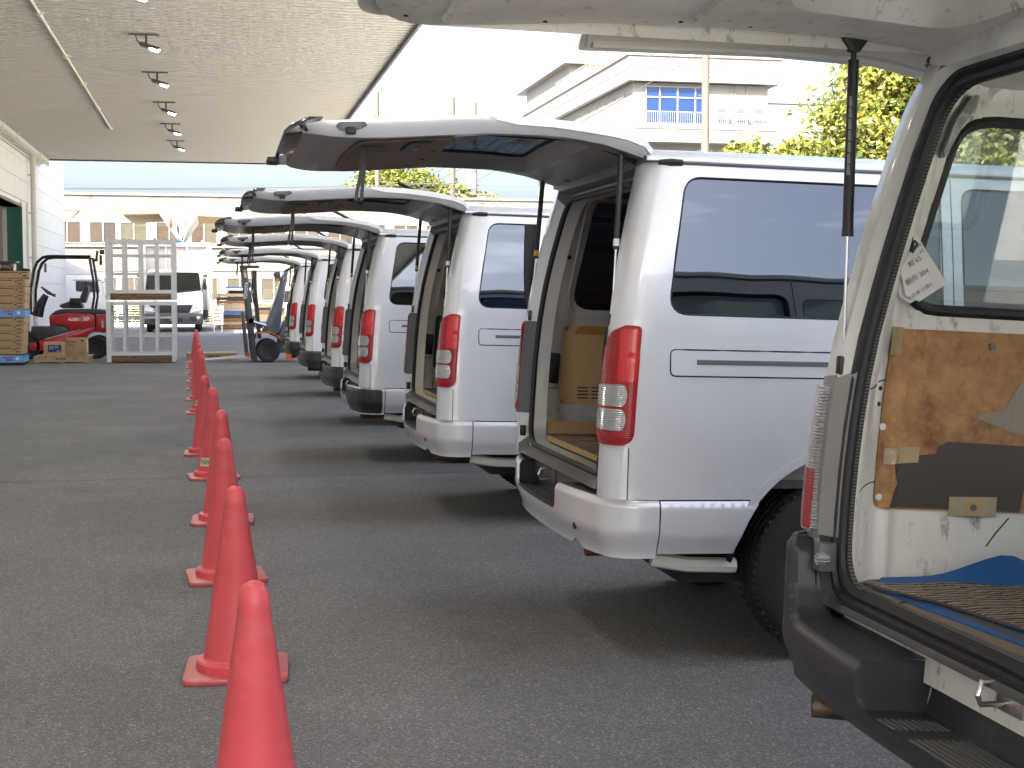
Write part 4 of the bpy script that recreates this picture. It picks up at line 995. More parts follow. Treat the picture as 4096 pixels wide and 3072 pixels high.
B().bx(1.45, 1.62, -0.01, 0.1, 0.06, 0.19).o('rear_step', 'fl_orange', ft)
B().tube([(0.72, 0.0, 0.88), (1.06, 0.06, 0.78)], 0.032, 8).o('tilt_cylinder', 'steel', ft)
B().lathe([(0.055, -0.03), (0.055, 0.02), (0, 0.02)], 14, (0.735, -0.015, 0.885), 'Y').lathe([(0, -0.03), (0.055, -0.03)], 14, (0.735, -0.015, 0.885), 'Y').o('pivot_pin', 'acw', ft)
og2 = B()
for yy in (0.06, 0.9): og2.tube([(1.40, yy, 1.6), (1.50, yy, 1.95), (1.70, yy, 2.06), (2.55, yy, 2.06)], 0.03, 8).tube([(2.52, yy, 2.06), (2.62, yy, 1.0)], 0.03, 8)
og2.o('overhead_guard', 'gloss_black', ft)
B().ext([(1.20, 1.89), (1.34, 1.93), (1.37, 1.74), (1.26, 1.70)], 'Y', -0.04, 0.04).o('head_lamp', 'fl_grey', ft, bevel=0.01)
B().bx(1.255, 1.32, -0.055, -0.04, 1.72, 1.78).o('turn_lens', 'amber', ft)
B().bx(1.75, 2.2, 0.25, 0.7, 1.08, 1.22).bx(2.15, 2.3, 0.25, 0.7, 1.2, 1.7).o('seat', 'fabric', ft, bevel=0.03)
wheel(ft, (1.085, 0.10, 0.245), 0.245, 0.22)
wheel(ft, (1.085, 0.85, 0.245), 0.245, 0.22, 1)
wheel(ft, (2.35, 0.12, 0.21), 0.21, 0.18)
wheel(ft, (2.35, 0.83, 0.21), 0.21, 0.18, 1)
text('TOYOTA', 0.095, 'text_w', ft, (0.64, 0.015, 1.52), (R(90), R(-85), 0), bold=0.003, sx=0.92)
B().ext([(0.585, 1.955), (0.635, 1.955), (0.655, 1.79), (0.605, 1.79)], 'Y', 0.012, 0.02).o('warning_sticker', 'sticker', ft, smooth=0)
B().ext([(0.59, 1.945), (0.63, 1.945), (0.635, 1.90), (0.595, 1.90)], 'Y', 0.0095, 0.012).o('red_sticker', 'redmark', ft, smooth=0)

# ---- white truck with raised wing sides, facing the camera
tr = empty('wing_truck', 'white lorry facing the camera with its grey box sides raised like wings', 'truck', (0, 57.0, 0))
B().ext([(-2.70, 0.5), (-0.50, 0.5), (-0.47, 1.1), (-0.50, 1.5), (-0.58, 2.30), (-0.72, 2.44), (-2.48, 2.44), (-2.62, 2.30), (-2.70, 1.5), (-2.73, 1.1)], 'Y', 0.0, 1.7).o('cab', 'white', tr, bevel=0.05, seg=3)
M['windsh'] = P('dark_windscreen', (0.010, 0.013, 0.014), 0.08, 0, 0.3)
B().ext(fillet([(-2.66, 1.63), (-1.6, 1.52), (-0.54, 1.63), (-0.62, 2.33), (-2.58, 2.33)], [0.06, 0.5, 0.06, 0.1, 0.1]), 'Y', -0.012, 0.0).o('windscreen', 'windsh', tr, smooth=0)
wpr = B()
for xx, e in ((-2.1, -1.5), (-1.3, -0.75)): wpr.tube([(xx, -0.02, 1.58), (e, -0.02, 1.66)], 0.012, 5)
wpr.tube([(-1.35, -0.02, 1.7), (-1.35, -0.02, 2.0)], 0.01, 5); wpr.o('wiper', 'rubber', tr)
B().ext([(-2.52, 1.06), (-0.86, 1.06), (-1.05, 0.70), (-2.33, 0.70)], 'Y', -0.03, 0.0).o('grille', 'black', tr, bevel=0.01)
for k in range(3): B().bx(-2.35, -1.05, -0.045, -0.03, 0.76 + k * 0.09, 0.79 + k * 0.09).o('grille_bar', 'fl_grey', tr, smooth=0)
for s_ in (-1, 1):
    cx_ = -1.61
    hp = [(cx_ + s_ * 0.60, 0.74), (cx_ + s_ * 1.06, 0.80), (cx_ + s_ * 1.09, 1.02), (cx_ + s_ * 0.98, 1.04), (cx_ + s_ * 0.70, 0.93)]
    B().ext(hp if s_ > 0 else hp[::-1], 'Y', -0.035, 0.0).o('headlight', 'clear_lens', tr, bevel=0.01)
    B().bx(cx_ + s_ * 1.22 - 0.07, cx_ + s_ * 1.22 + 0.07, -0.28, -0.12, 1.66, 2.12).bx(cx_ + s_ * 1.24 - 0.1, cx_ + s_ * 1.24 + 0.1, -0.28, -0.12, 2.14, 2.27).tube([(cx_ + s_ * 1.22, -0.2, 2.2), (cx_ + s_ * 1.05, 0.1, 1.4)], 0.02, 6).o('mirror', 'black', tr, bevel=0.015)
    B().bx(cx_ + s_ * 0.95 - 0.06, cx_ + s_ * 0.95 + 0.06, -0.075, -0.062, 0.53, 0.62).o('fog_lamp', 'clear_lens', tr)
    wheel(tr, (cx_ + s_ * 0.92, 0.75, 0.37), 0.37, 0.24, -1, grooves=False).__setattr__('rotation_euler', (0, 0, R(90)))
    wheel(tr, (cx_ + s_ * 0.92, 5.2, 0.37), 0.37, 0.24, -1, grooves=False).__setattr__('rotation_euler', (0, 0, R(90)))
B().ext([(-2.73, 0.30), (-0.49, 0.30), (-0.47, 0.66), (-0.52, 0.74), (-2.70, 0.74), (-2.75, 0.66)], 'Y', -0.06, 0.25).o('bumper', 'fl_grey', tr, bevel=0.03)
B().bx(-1.95, -1.27, -0.072, -0.06, 0.42, 0.56).bx(-1.0, -0.72, -0.072, -0.06, 0.44, 0.60).bx(-2.5, -2.2, -0.072, -0.06, 0.44, 0.6).o('air_intake', 'black', tr, smooth=0)
B().bx(-1.78, -1.44, -0.085, -0.073, 0.44, 0.60).o('number_plate', 'acw', tr, smooth=0)
B().bx(-2.74, -0.28, 1.85, 8.6, 0.85, 3.45).o('box_body', 'truckgrey', tr, smooth=0)
fb_ = B().bx(-2.82, -2.70, 1.72, 1.84, 0.85, 3.55).bx(-0.32, -0.20, 1.72, 1.84, 0.85, 3.55).bx(-2.70, -0.32, 1.72, 1.84, 3.40, 3.55).bx(-1.12, -1.07, 1.76, 1.84, 0.85, 3.40).bx(-1.95, -1.90, 1.76, 1.84, 0.85, 3.40)
fb_.o('front_frame', 'metalw', tr, smooth=0)
B().bx(-2.7, -0.3, 0.3, 8.4, 0.55, 0.8).o('chassis', 'dark', tr, smooth=0)
for s_, nm_ in ((-1, 'left'), (1, 'right')):
    cx_ = -1.45 if s_ < 0 else -1.38
    tri = [(cx_, 3.62), (cx_ + s_ * 0.72, 4.70), (cx_ + s_ * 0.10, 4.78)] if s_ < 0 else [(cx_, 3.62), (cx_ + 0.72, 4.66), (cx_ + 0.10, 4.76)]
    wg = B().ext(tri if s_ > 0 else tri[::-1], 'Y', 1.76, 1.82).o('wing_end', 'truckgrey', tr, smooth=0)
    a, c = tri[0], tri[1]
    B().ext([a, (a[0] - s_ * 0.05, a[1] + 0.04), (tri[2][0], tri[2][1]), c][::s_], 'Y', 1.83, 8.4).o('wing_roof', 'truckgrey', tr, smooth=0)
    B().ext([(c[0], c[1] - 0.01), (c[0] + s_ * 1.4, c[1] - 0.06), (c[0] + s_ * 1.4, c[1] - 0.02), (c[0], c[1] + 0.05)][::s_], 'Y', 1.83, 8.4).o('wing_side', 'tan', tr, smooth=0)
    B().bx(cx_ + s_ * 0.25 - 0.05, cx_ + s_ * 0.25 + 0.05, 1.745, 1.759, 4.15, 4.50).o('sticker', 'redmark' if s_ < 0 else 'rust', wg, smooth=0)
    B().tube([(cx_ + s_ * 0.1, 1.8, 3.5), (cx_ + s_ * 0.3, 1.8, 4.05)], 0.02, 6).o('wing_strut', 'steel', tr)
B().tube([(-1.5, 1.75, 3.62), (-1.3, 1.75, 3.62)], 0.05, 8).o('wing_hinge', 'bluepal', tr)
B().bx(-0.17, -0.13, 1.3, 1.5, 0.1, 3.4).o('side_post', 'metalw', tr, smooth=0)
sb = empty('notice_board', 'small white notice board leaning beside the lorry', 'board', (-0.12, 57.4, 0))
B().bx(0, 0.42, 0, 0.03, 0.28, 1.02).o('panel', 'paper', sb, smooth=0)
for k in range(4): B().bx(0.06, 0.34 - 0.05 * (k % 2), -0.003, 0.0, 0.42 + k * 0.14, 0.47 + k * 0.14).o('print_line', 'card', sb, smooth=0)
B().bx(0.04, 0.08, 0.03, 0.3, 0, 0.5).bx(0.34, 0.38, 0.03, 0.3, 0, 0.5).o('leg', 'metalw', sb, smooth=0)

# ---- second lorry, half hidden by the warehouse corner
t2 = empty('lorry', 'white lorry side on behind the warehouse corner, with a curved roof deflector', 'truck', (0, 60.0, 0))
B().ext([(-6.4, 0.55), (-4.35, 0.55), (-4.32, 1.2), (-4.42, 1.45), (-4.55, 2.1), (-4.72, 2.24), (-6.4, 2.26)], 'Y', 0, 2.1).o('cab', 'white', t2, bevel=0.05)
B().ext([(-6.4, 2.28), (-4.90, 2.28), (-4.95, 2.42), (-5.9, 2.90), (-6.4, 3.0)], 'Y', 0.1, 2.0).o('roof_deflector', 'white', t2, bevel=0.04)
B().ext(fillet([(-5.52, 1.60), (-4.58, 1.55), (-4.66, 2.0), (-5.52, 2.02)], 0.06), 'Y', -0.008, 0.0).o('side_window', 'glass_mid', t2, smooth=0)
B().bx(-5.6, -4.55, -0.012, 0.0, 2.04, 2.07).o('rain_visor', 'rust', t2, smooth=0)
B().tube([(-4.5, -0.05, 1.95), (-4.28, -0.12, 2.02), (-4.24, -0.14, 1.6)], 0.02, 6).bx(-4.31, -4.2, -0.2, -0.1, 1.55, 1.9).o('mirror', 'black', t2)
B().bx(-14, -6.5, 0, 2.2, 0.9, 3.6).o('box_body', 'white', t2, smooth=0)
wheel(t2, (-5.2, 0.15, 0.42), 0.42, 0.26, -1, grooves=False); wheel(t2, (-5.2, 1.95, 0.42), 0.42, 0.26, 1, grooves=False)
B().bx(-13.5, -4.5, 0.4, 1.8, 0.4, 0.85).o('chassis', 'dark', t2, smooth=0)

# ---- stacks of pallets, small vans and fence in the sun behind
mats_ = ['palwood2', 'palwood', 'palwood2', 'blackpal', 'bluepal', 'palwood', 'palwood', 'palwood2', 'blackpal', 'palwood', 'palwood2']
first = None
for st_i, (sx, sy, n_, off) in enumerate(((0.05, 62.6, 10, 0), (1.72, 63.0, 7, 3), (3.35, 62.8, 8, 5), (4.9, 63.2, 6, 1))):
    for k in range(n_):
        mt = mats_[(k + off) % len(mats_)]
        colour = {'palwood2': 'orange brown', 'palwood': 'pale', 'blackpal': 'black', 'bluepal': 'blue'}[mt]
        pallet('stacked_pallet', f"{colour} pallet, {['bottom', 'second lowest', 'third lowest', 'fourth', 'fifth', 'sixth', 'seventh', 'eighth', 'ninth', 'tenth'][k]} layer of the {['stack beside the lorry', 'stack behind the forklift mast', 'stack behind the forklift cowl', 'stack hidden by the farthest van'][st_i]}", (sx + 0.03 * math.sin(k * 5.1 + st_i), sy, k * 0.152), 0, 1.25, 1.0, 0.15, mt, 5, 'sunlit stacks of pallets')
def small_van(x, y, label, roof):
    t = empty('small_van', label, 'van', (x, y, 0), group='small vans parked beyond the pallets')
    B().ext([(0, 0.25), (1.45, 0.25), (1.47, 0.9), (1.40, 1.1), (1.30, 1.78), (0.17, 1.78), (0.07, 1.1), (0, 0.9)], 'Y', 0, 3.3).o('body', 'white', t, bevel=0.05, seg=3)
    B().ext([(0.16, 1.12), (1.31, 1.12), (1.23, 1.66), (0.24, 1.66)], 'Y', -0.01, 0.0).o('windscreen', 'windsh', t, smooth=0)
    B().bx(0.12, 1.35, 0.1, 3.2, 1.785, 1.84).o('roof_cover', roof, t, bevel=0.02)
    for xx in (0.2, 1.27): B().bx(xx - 0.13, xx + 0.13, -0.02, 0.0, 0.68, 0.84).o('headlight', 'clear_lens', t)
    B().bx(0.02, 1.45, -0.04, 0.0, 0.28, 0.5).o('bumper', 'fl_grey', t, bevel=0.01)
    for xx, o_ in ((0.1, -1), (1.37, 1)):
        for yy in (0.5, 2.7): wheel(t, (xx, yy, 0.27), 0.27, 0.15, o_, grooves=False).__setattr__('rotation_euler', (0, 0, R(90)))
    return t
small_van(0.35, 66, 'small white van with a blue roof cover behind the pallets', 'bluepal')
small_van(2.75, 66, 'small white van with a plain white roof behind the pallets', 'white')
fn = empty('mesh_fence', 'low white mesh fence along the far side of the yard', 'fence', (-12, 69, 0))
for k in range(22): B().bx(k * 1.5 - 0.03, k * 1.5 + 0.03, -0.03, 0.03, 0, 1.25).o('post', 'metalw', fn, smooth=0)
ms_ = B()
for k in range(10): ms_.bx(0, 31.5, -0.006, 0.006, 0.15 + k * 0.115, 0.165 + k * 0.115)
ms_.o('mesh_wires', 'metalw', fn, smooth=0)
hd = B(); rnd = random.Random(4)
vs, fs = leaf_cloud([(x, 0, 0.55, 1.2, 0.4, 0.45) for x in range(-9, 1, 2)], 2500, 0.12, rnd)
me = bpy.data.meshes.new('hedge'); me.from_pydata(vs, [], fs); me.materials.append(M['leaf_b'])
ho = bpy.data.objects.new('hedge', me); COL.objects.link(ho); ho.location = (0, 71, 0)
tag(ho, 'low sunlit hedge behind the mesh fence', 'hedge')
kb = B().bx(-40, 60, 68.4, 68.8, 0, 0.14).o('kerb', 'concrete', None, smooth=0); tag(kb, 'pale concrete kerb at the far side of the yard', 'kerb', kind='structure')

# ================================================================== VANS
def arc_pts(cx_, cz_, r, a0, a1, n): return [(cx_ + r * math.cos(R(a0 + (a1 - a0) * i / n)), cz_ + r * math.sin(R(a0 + (a1 - a0) * i / n))) for i in range(n + 1)]
def smooth01(t): t = max(0.0, min(1.0, t)); return t * t * (3 - 2 * t)
class Shell:
    """the van's outer skin: a rounded rectangle in plan whose width and rear position change with height"""
    def __init__(s, XR, W, RC, e, rake=0.027): s.XRt, s.Wt, s.RC, s.e, s.rk = XR, W, RC, e, rake; s.L = RC * PI / 2
    def XR(s, z): return smooth_table(s.XRt, z) - s.rk * (z - 1.4)
    def W(s, z): return smooth_table(s.Wt, z)
    def U(s, x, z): return x - s.XR(z) - s.RC
    def p(s, u, z, off=0.0, sd=-1):
        xr, w = s.XR(z), s.W(z)
        if u >= 0: x = xr + s.RC + u; y = w - 0.13 * smooth01((x - 3.9) / 0.85) ** 2; n = (0, 1)
        elif u > -s.L: a = -u / s.RC; n = (-math.sin(a), math.cos(a)); x = xr + s.RC + s.RC * n[0]; y = w - s.RC + s.RC * n[1]
        else: x = xr; y = w - s.RC - (-u - s.L); n = (-1, 0)
        return (x - n[0] * off, sd * (y - n[1] * off), z)
    def fn(s, sd): return lambda u, z, off: s.p(u, z, off, sd)
    def conv(s, pts): return [(s.U(x, z), z) for x, z in pts]
VAN = dict(
    XR=[(0.40, 0.115), (0.65, 0.122), (0.85, 0.132), (1.2, 0.158), (1.47, 0.196), (1.70, 0.248), (1.905, 0.30), (2.1, 0.33)],
    W=[(0.38, 0.80), (0.46, 0.832), (0.60, 0.848), (0.66, 0.846), (0.9, 0.8475), (1.15, 0.8475), (1.165, 0.847), (1.19, 0.842), (1.30, 0.836), (1.40, 0.825), (1.62, 0.795), (1.85, 0.757), (1.905, 0.745), (2.1, 0.72)])
OLD = dict(
    XR=[(0.40, 0.115), (0.60, 0.12), (0.80, 0.125), (1.0, 0.14), (1.25, 0.175), (1.45, 0.217), (1.65, 0.267), (1.85, 0.327), (2.0, 0.40), (2.1, 0.44)],
    W=[(0.38, 0.80), (0.46, 0.832), (0.60, 0.848), (0.9, 0.8475), (1.15, 0.845), (1.30, 0.836), (1.40, 0.825), (1.62, 0.800), (1.85, 0.775), (2.0, 0.755), (2.1, 0.73)])
PLAN_N = 14
def make_van(label, X, YC, rake, paint, inner, glass, bumper, old=False, group='row of parked vans with raised tailgates', rz=0.0, **opt):
    T = OLD if old else VAN
    S = Shell(T['XR'], T['W'], 0.085, 0.05, rake)
    ZT = 1.99 if old else 1.905                       # gutter height
    root = empty('parked_van', label, 'van', (X - 1.4 * rake, YC, 0.32 * rake), rz, group)
    root.rotation_euler = (0, rake, rz)
    zs, zb_ = 0.648, 0.44
    RA, ZA, XA, XF = 0.45, 0.37, 1.10, 3.68
    def arch(x, z): d = math.sqrt(max(0, RA * RA - (z - ZA) ** 2)); return x - d, x + d
    a0, a1 = arch(XA, zs); f0, f1 = arch(XF, zs)
    ang = math.degrees(math.asin((zs - ZA) / RA))
    if old: wins = [fillet([(0.335, 1.355), (1.47, 1.345), (1.47, 1.86), (0.445, 1.86)], [0.09, 0.07, 0.07, 0.13])]
    else: wins = [fillet([(0.362, 1.336), (1.47, 1.330), (1.47, 1.848), (0.437, 1.848)], [0.07, 0.05, 0.05, 0.075])]
    wins += [fillet([(1.56, 1.345), (2.62, 1.34), (2.62, 1.85), (1.56, 1.85)], 0.06), fillet([(2.78, 1.30), (3.86, 1.26), (3.46, 1.82), (2.78, 1.84)], 0.06)]
    e0 = -S.L - S.e
    door_hole = fillet([(1.56, 0.80), (2.62, 0.80), (2.62, 1.88), (1.56, 1.88)], 0.06)  # unseen side opening, added so daylight reaches the old van's interior
    for sd in (-1, 1):
        out = [(e0, zs), *S.conv([(a0, zs)])]
        out += S.conv(arc_pts(XA, ZA, RA, 180 - ang, ang, 14)) + S.conv([(f0, zs)]) + S.conv(arc_pts(XF, ZA, RA, 180 - ang, ang, 14))
        out += S.conv([(4.66, zs), (4.64, 0.95), (4.42, 1.12), (3.80, ZT)]) + [(e0, ZT)]
        holes = [S.conv(door_hole if old and sd < 0 and i == 1 else w) for i, w in enumerate(wins)]
        bd = B().sheet(out, holes, 0.085, S.fn(sd), 0.004).o('body_side', paint, root, smooth=50)
        for i, w in enumerate(wins):
            if old and sd < 0 and i == 1: continue
            g_ = B().sheet(S.conv(w), [], 0.16, lambda u, z, off: S.p(u, z, 0.006 + off, sd), 0.004).o('side_window', opt.get('near_glass', glass) if i == 0 else glass, root, smooth=60)
            wo = [(x, z) for x, z in w]
            if old and i == 0:
                B().tube([S.p(*q, -0.004, sd) for q in S.conv(resample(clean(wo), 0.05))], 0.013, 6, closed=True).o('window_rubber', 'rubber', g_)
            else:
                B().tube([S.p(*q, 0.001, sd) for q in S.conv(resample(clean(wo), 0.06))], 0.0035, 5, closed=True).o('window_seal', 'rubber', g_)
        # lower sill panels
        an2 = math.degrees(math.asin((zb_ - ZA) / RA)); zz = zs - 0.006
        an1 = math.degrees(math.asin((zz - ZA) / RA))
        lowf = lambda u, z, off: S.p(u, z, -0.010 + off + 0.016 * smooth01((z - zs + 0.030) / 0.030) + 0.02 * smooth01((zb_ + 0.08 - z) / 0.08), sd)
        lb = B()
        lb.sheet(S.conv([(0.352, zb_), (0.352, zz)] + arc_pts(XA, ZA, RA, 180 - an1, 180 - an2, 5)), [], 0.02, lowf, 0.006)
        lb.sheet(S.conv(arc_pts(XA, ZA, RA, an2, an1, 5) + arc_pts(XF, ZA, RA, 180 - an1, 180 - an2, 5)), [], 0.06, lowf, 0.006)
        lb.sheet(S.conv(arc_pts(XF, ZA, RA, an2, an1, 5) + [(4.60, zz), (4.60, zb_)]), [], 0.06, lowf, 0.006)
        parts(lb, 'side_sill', paint, root, smooth=50)
        # wheel arch lip and liner
        al = B(); pts_ = [S.p(*q, 0, sd) for q in S.conv(arc_pts(XA, ZA, RA + 0.002, 176, 4, 20))]; pts2 = [S.p(*q, 0, sd) for q in S.conv(arc_pts(XF, ZA, RA + 0.002, 176, 4, 20))]
        for pp in (pts_, pts2):
            al.strip(pp, [(p[0], p[1] - sd * 0.35, p[2]) for p in pp], closed=False)
        parts(al, 'wheel_liner', 'dark', root)
        fl_ = B()
        fl_.sheet(S.conv(arc_pts(XA, ZA, RA + 0.035, 150, 30, 16) + arc_pts(XA, ZA, RA + 0.004, 30, 150, 16)), [], 0.05, lambda u, z, off: S.p(u, z, -0.007 + off, sd), 0.006)
        fl_.o('arch_lip', paint, root, smooth=60)
        # door seams, rail cover, rail
        sm = B()
        def seam(pl_, closed=False, r=0.0022): sm.tube([S.p(*q, 0.0, sd) for q in S.conv(resample(pl_, 0.06, closed))], r, 5, closed=closed)
        if not opt.get('open_door') or sd > 0: seam([(1.515, zs), (1.515, ZT - 0.02)])
        seam([(2.70, zs), (2.70, ZT - 0.02)]); seam([(3.98, zs), (3.98, 1.2)])
        rc = fillet([(0.372, 1.108), (1.50, 1.108), (1.50, 1.206), (0.372, 1.206)], 0.022, 4)
        if not old: seam(clean(rc), True, 0.003)
        seam([(0.222, zs), (0.222, 0.84)])
        parts(sm, 'panel_seam', 'gap', root, smooth=0)
        if not old:
            B().sheet(S.conv([(0.475, 1.152), (1.50, 1.152), (1.50, 1.170), (0.475, 1.170)]), [], 0.05, lambda u, z, off: S.p(u, z, -0.0015 + off, sd), 0.004).o('door_rail', 'greypl', root)
        # drip rail with end cap
        B().tube([S.p(S.U(x, ZT), ZT - 0.004, -0.004, sd) for x in (0.42, 0.9, 1.6, 2.4, 3.1, 3.7)], 0.007, 6).o('drip_rail', 'greypl', root)
        B().tube([S.p(S.U(x, ZT), ZT - 0.004, -0.004, sd) for x in (0.335, 0.38, 0.425)], [0.010, 0.014, 0.012], 8).o('drip_rail_cap', 'black', root)
    # roof
    w1 = S.W(ZT); xr0 = S.XR(ZT) - 0.0
    ys = [-w1 - 0.002, -w1 - 0.004, -w1 + 0.008, -w1 + 0.05, -w1 + 0.2, -w1 + 0.45, 0]; zr = [0, 0.014, 0.028, 0.044, 0.062, 0.074, 0.080]
    prof = list(zip(ys, zr)) + [(-y, z) for y, z in list(zip(ys, zr))[::-1][1:]]
    rows = []
    for x, dz, k in ((xr0, -0.012, 1), (xr0 + 0.03, 0.0, 1), (xr0 + 0.6, 0.006, 1), (2.2, 0.006, 1), (3.3, 0.0, 1), (3.62, -0.01, 1), (3.80, -0.05, 0.7), (3.86, -0.09, 0.3)):
        rows.append([(x, y, ZT + z * k + dz if z > 0.02 else ZT + z * k) for y, z in prof])
    rb = B()
    for r0, r1 in zip(rows, rows[1:]): rb.strip(r0, r1, closed=False)
    rb.o('roof', paint, root, smooth=60)
    # front
    fprof = [(4.66, 0.36), (4.68, 0.62), (4.66, 0.95), (4.45, 1.12), (3.84, ZT + 0.01)]
    def wid(x, z): return S.W(z) - 0.13 * smooth01((x - 3.9) / 0.85) ** 2
    fg = B().grid(lambda u, v: (lerp_table([(0, 4.66), (0.35, 4.68), (0.75, 4.66), (1, 4.45)], u) - 0.10 * (2 * v - 1) ** 4, (2 * v - 1) * wid(4.6, 0.5 + u * 0.6), 0.40 + 0.74 * u), 8, 12)
    fg.o('front_panel', paint, root, smooth=60)
    B().grid(lambda u, v: (4.44 - 0.60 * u - 0.08 * (2 * v - 1) ** 4 * (1 - u), (2 * v - 1) * (wid(4.42 - 0.6 * u, 1.14 + 0.74 * u) - 0.02), 1.14 + (ZT - 1.14) * u), 6, 12).o('windscreen', glass, root, smooth=60)
    for sd in (-1, 1): B().box((4.64, sd * 0.55, 0.90), (0.06, 0.3, 0.18)).o('headlight', 'clear_lens', root, bevel=0.03)
    B().box((4.68, 0, 0.50), (0.10, 1.5, 0.22)).o('front_bumper', bumper, root, bevel=0.04)
    # ---- rear opening: reveal, flange, jamb, seal
    z0, z1 = (0.632, 1.955) if old else (0.665, 1.885)
    zi1 = 1.925 if old else 1.865
    def loop(inw, ins, dx, rad):
        lo, hi = z0 + ins, z1 - ins
        hw = lambda z: S.W(min(max(z, 0.7), 1.9)) - S.RC - S.e - inw
        pl_ = fillet([(-hw(lo), lo), (hw(lo), lo), (hw(hi), hi), (-hw(hi), hi)], [rad] * 4, 6)
        out = []
        for k in range(len(pl_)):
            a_, b_ = pl_[k], pl_[(k + 1) % len(pl_)]; d = math.hypot(b_[0] - a_[0], b_[1] - a_[1]); m_ = {True: 10, False: 1}[d > 0.3]
            for i in range(m_):
                f = i / m_; out.append((a_[0] + (b_[0] - a_[0]) * f, a_[1] + (b_[1] - a_[1]) * f))
        lin = lambda z: hw(lo) + (hw(hi) - hw(lo)) * (z - lo) / (hi - lo)
        return [(S.XR(z) + dx, math.copysign(abs(y) + hw(z) - lin(z), y) if abs(y) > 0.3 else y, z) for y, z in out]
    if old: A, Bq, Cq, Dq = loop(0, 0, 0, 0.05), loop(0.035, 0.02, 0.035, 0.08), loop(0.058, 0.045, 0.04, 0.10), loop(0.056, 0.05, 0.062, 0.10)
    else: A, Bq, Cq, Dq = loop(0, 0, 0, 0.05), loop(0.05, 0.02, 0.04, 0.08), loop(0.072, 0.045, 0.045, 0.10), loop(0.082, 0.055, 0.11, 0.10)
    rv_, rl_ = B().strip(A, Bq).strip(Bq, Cq), B()
    lowz = z0 + (0.16 if old else 0.05)
    for f in list(rv_.f):
        if sum(rv_.v[i][2] for i in f) / 4 < lowz: rl_.add([rv_.v[i] for i in f], [(0, 1, 2, 3)]); rv_.f.remove(f)
    tl_ = B()
    if not old:
        for f in list(rv_.f):
            if sum(rv_.v[i][2] for i in f) / 4 > z1 - 0.055: tl_.add([rv_.v[i] for i in f], [(0, 1, 2, 3)]); rv_.f.remove(f)
        tl_.o('header_lip', 'greypl', root, smooth=50)
    rv_.o('rear_reveal', opt.get('jamb', paint), root, smooth=50)
    rl_.o('sill_lip', 'bumper_b' if old else 'sill', root, smooth=50)
    B().strip(Cq, Dq).o('door_jamb', inner, root, smooth=50)
    sl_ = B().tube([Vector(p) + Vector((-0.004, 0, 0)) for p in Cq], 0.013, 8, closed=True)
    if old: sl_.tube([Vector(p) + Vector((-0.006, 0, 0)) for p in Bq], 0.012, 6, closed=True).strip([Vector(p) + Vector((-0.006, 0, 0)) for p in Bq], [Vector(p) + Vector((-0.006, 0, 0)) for p in Cq])
    sl_.o('weatherstrip', 'rubber', root)
    if old:
        B().strip([Vector(p) + Vector((-0.010, 0, 0)) for p in Cq], [Vector(p) + Vector((0.012, 0, 0)) for p in loop(0.064, 0.054, 0.046, 0.10)]).o('trim_welt', 'rubber2', root)
    # header between roof edge and opening
    top = sorted([p for p in A if p[2] > z1 - 0.001], key=lambda p: p[1])
    hd_ = B(); r0 = rows[0]; N_ = len(r0)
    def hl(t): return lerp_table([(p[1], p[2]) for p in top], t)
    hd_.strip(r0, [(S.XR(z1), max(-top[-1][1], min(top[-1][1], p[1])), z1) for p in r0], closed=False).o('roof_header', 'greypl' if not old else paint, root, smooth=40)
    # ---- interior
    zf = 0.678 if old else 0.71
    def iy(x, z):
        y_ = S.W(min(z, 1.9)) - 0.085
        rib = 0.055 * (1 - smooth01((x - S.XR(z) - 0.16) / 0.075))       # fat rear pillar
        if old: rib = 0.104 * (1 - smooth01((x - S.XR(z) - 0.05) / 0.13)) + 0.010 * (1 - smooth01(abs(x - S.XR(z) - 0.20) / 0.02)) - 0.014 * (1 - smooth01(abs(x - S.XR(z) - 0.105) / 0.022))
        return y_ - rib - 0.02 * smooth01((z - 1.80) / 0.12) - 0.022 * smooth01((zf + 0.16 - z) / 0.05) * (0 if old else 1)
    for sd in (-1, 1):
        inn = lambda x, z, off: (x + 0.0, sd * (iy(x, z) - off), z)
        def wallpt(fr, z, off): return None
        shr = fillet([(0.385, 1.34), (1.46, 1.33), (1.46, 1.86), (0.47, 1.86)], 0.09) if not old else fillet([(0.342, 1.372), (1.46, 1.362), (1.46, 1.848), (0.448, 1.848)], [0.09, 0.07, 0.07, 0.13])
        w2 = fillet([(1.55, 1.33), (2.63, 1.32), (2.63, 1.86), (1.55, 1.86)], 0.07) if not (old and sd < 0) else fillet([(1.55, 0.79), (2.63, 0.79), (2.63, 1.87), (1.55, 1.87)], 0.06)
        # outline follows the jamb (sheared by the rear slope)
        rear = [(S.XR(z) + (0.058 if old else 0.105), z) for z in (zf - 0.02, 0.8, 1.0, 1.2, 1.45, 1.65, 1.8, zi1)]
        ol = rear[:1] + [(3.0, zf - 0.02), (3.0, zi1)] + rear[:0:-1]
        wall = B().sheet(ol, [shr, w2], (0.026 if old else 0.045) if (sd > 0) else 0.09, inn).o('interior_wall', inner, root, smooth=45)
        for h_, w_ in ((shr, wins[0]), (w2, door_hole if old and sd < 0 else wins[1])):
            hA = resample(clean(h_), 10.0); hB = resample(clean(w_), 10.0)
            if len(hA) == len(hB):
                B().strip([inn(x, z, 0) for x, z in hA], [S.p(S.U(x, z), z, 0.012, sd) for x, z in hB]).o('window_reveal', inner, wall, smooth=50)
        # raised frame round the rear window, trim board, pocket, details
        fr_o = [(x - 0.0, z) for x, z in fillet([(0.345, 1.30), (1.49, 1.29), (1.49, 1.885), (0.43, 1.885)], 0.12)]
        if not old: B().tube([inn(x, z, 0.0) for x, z in resample(clean(fr_o), 0.06)], 0.007, 6, closed=True).o('window_frame_bead', inner, wall)
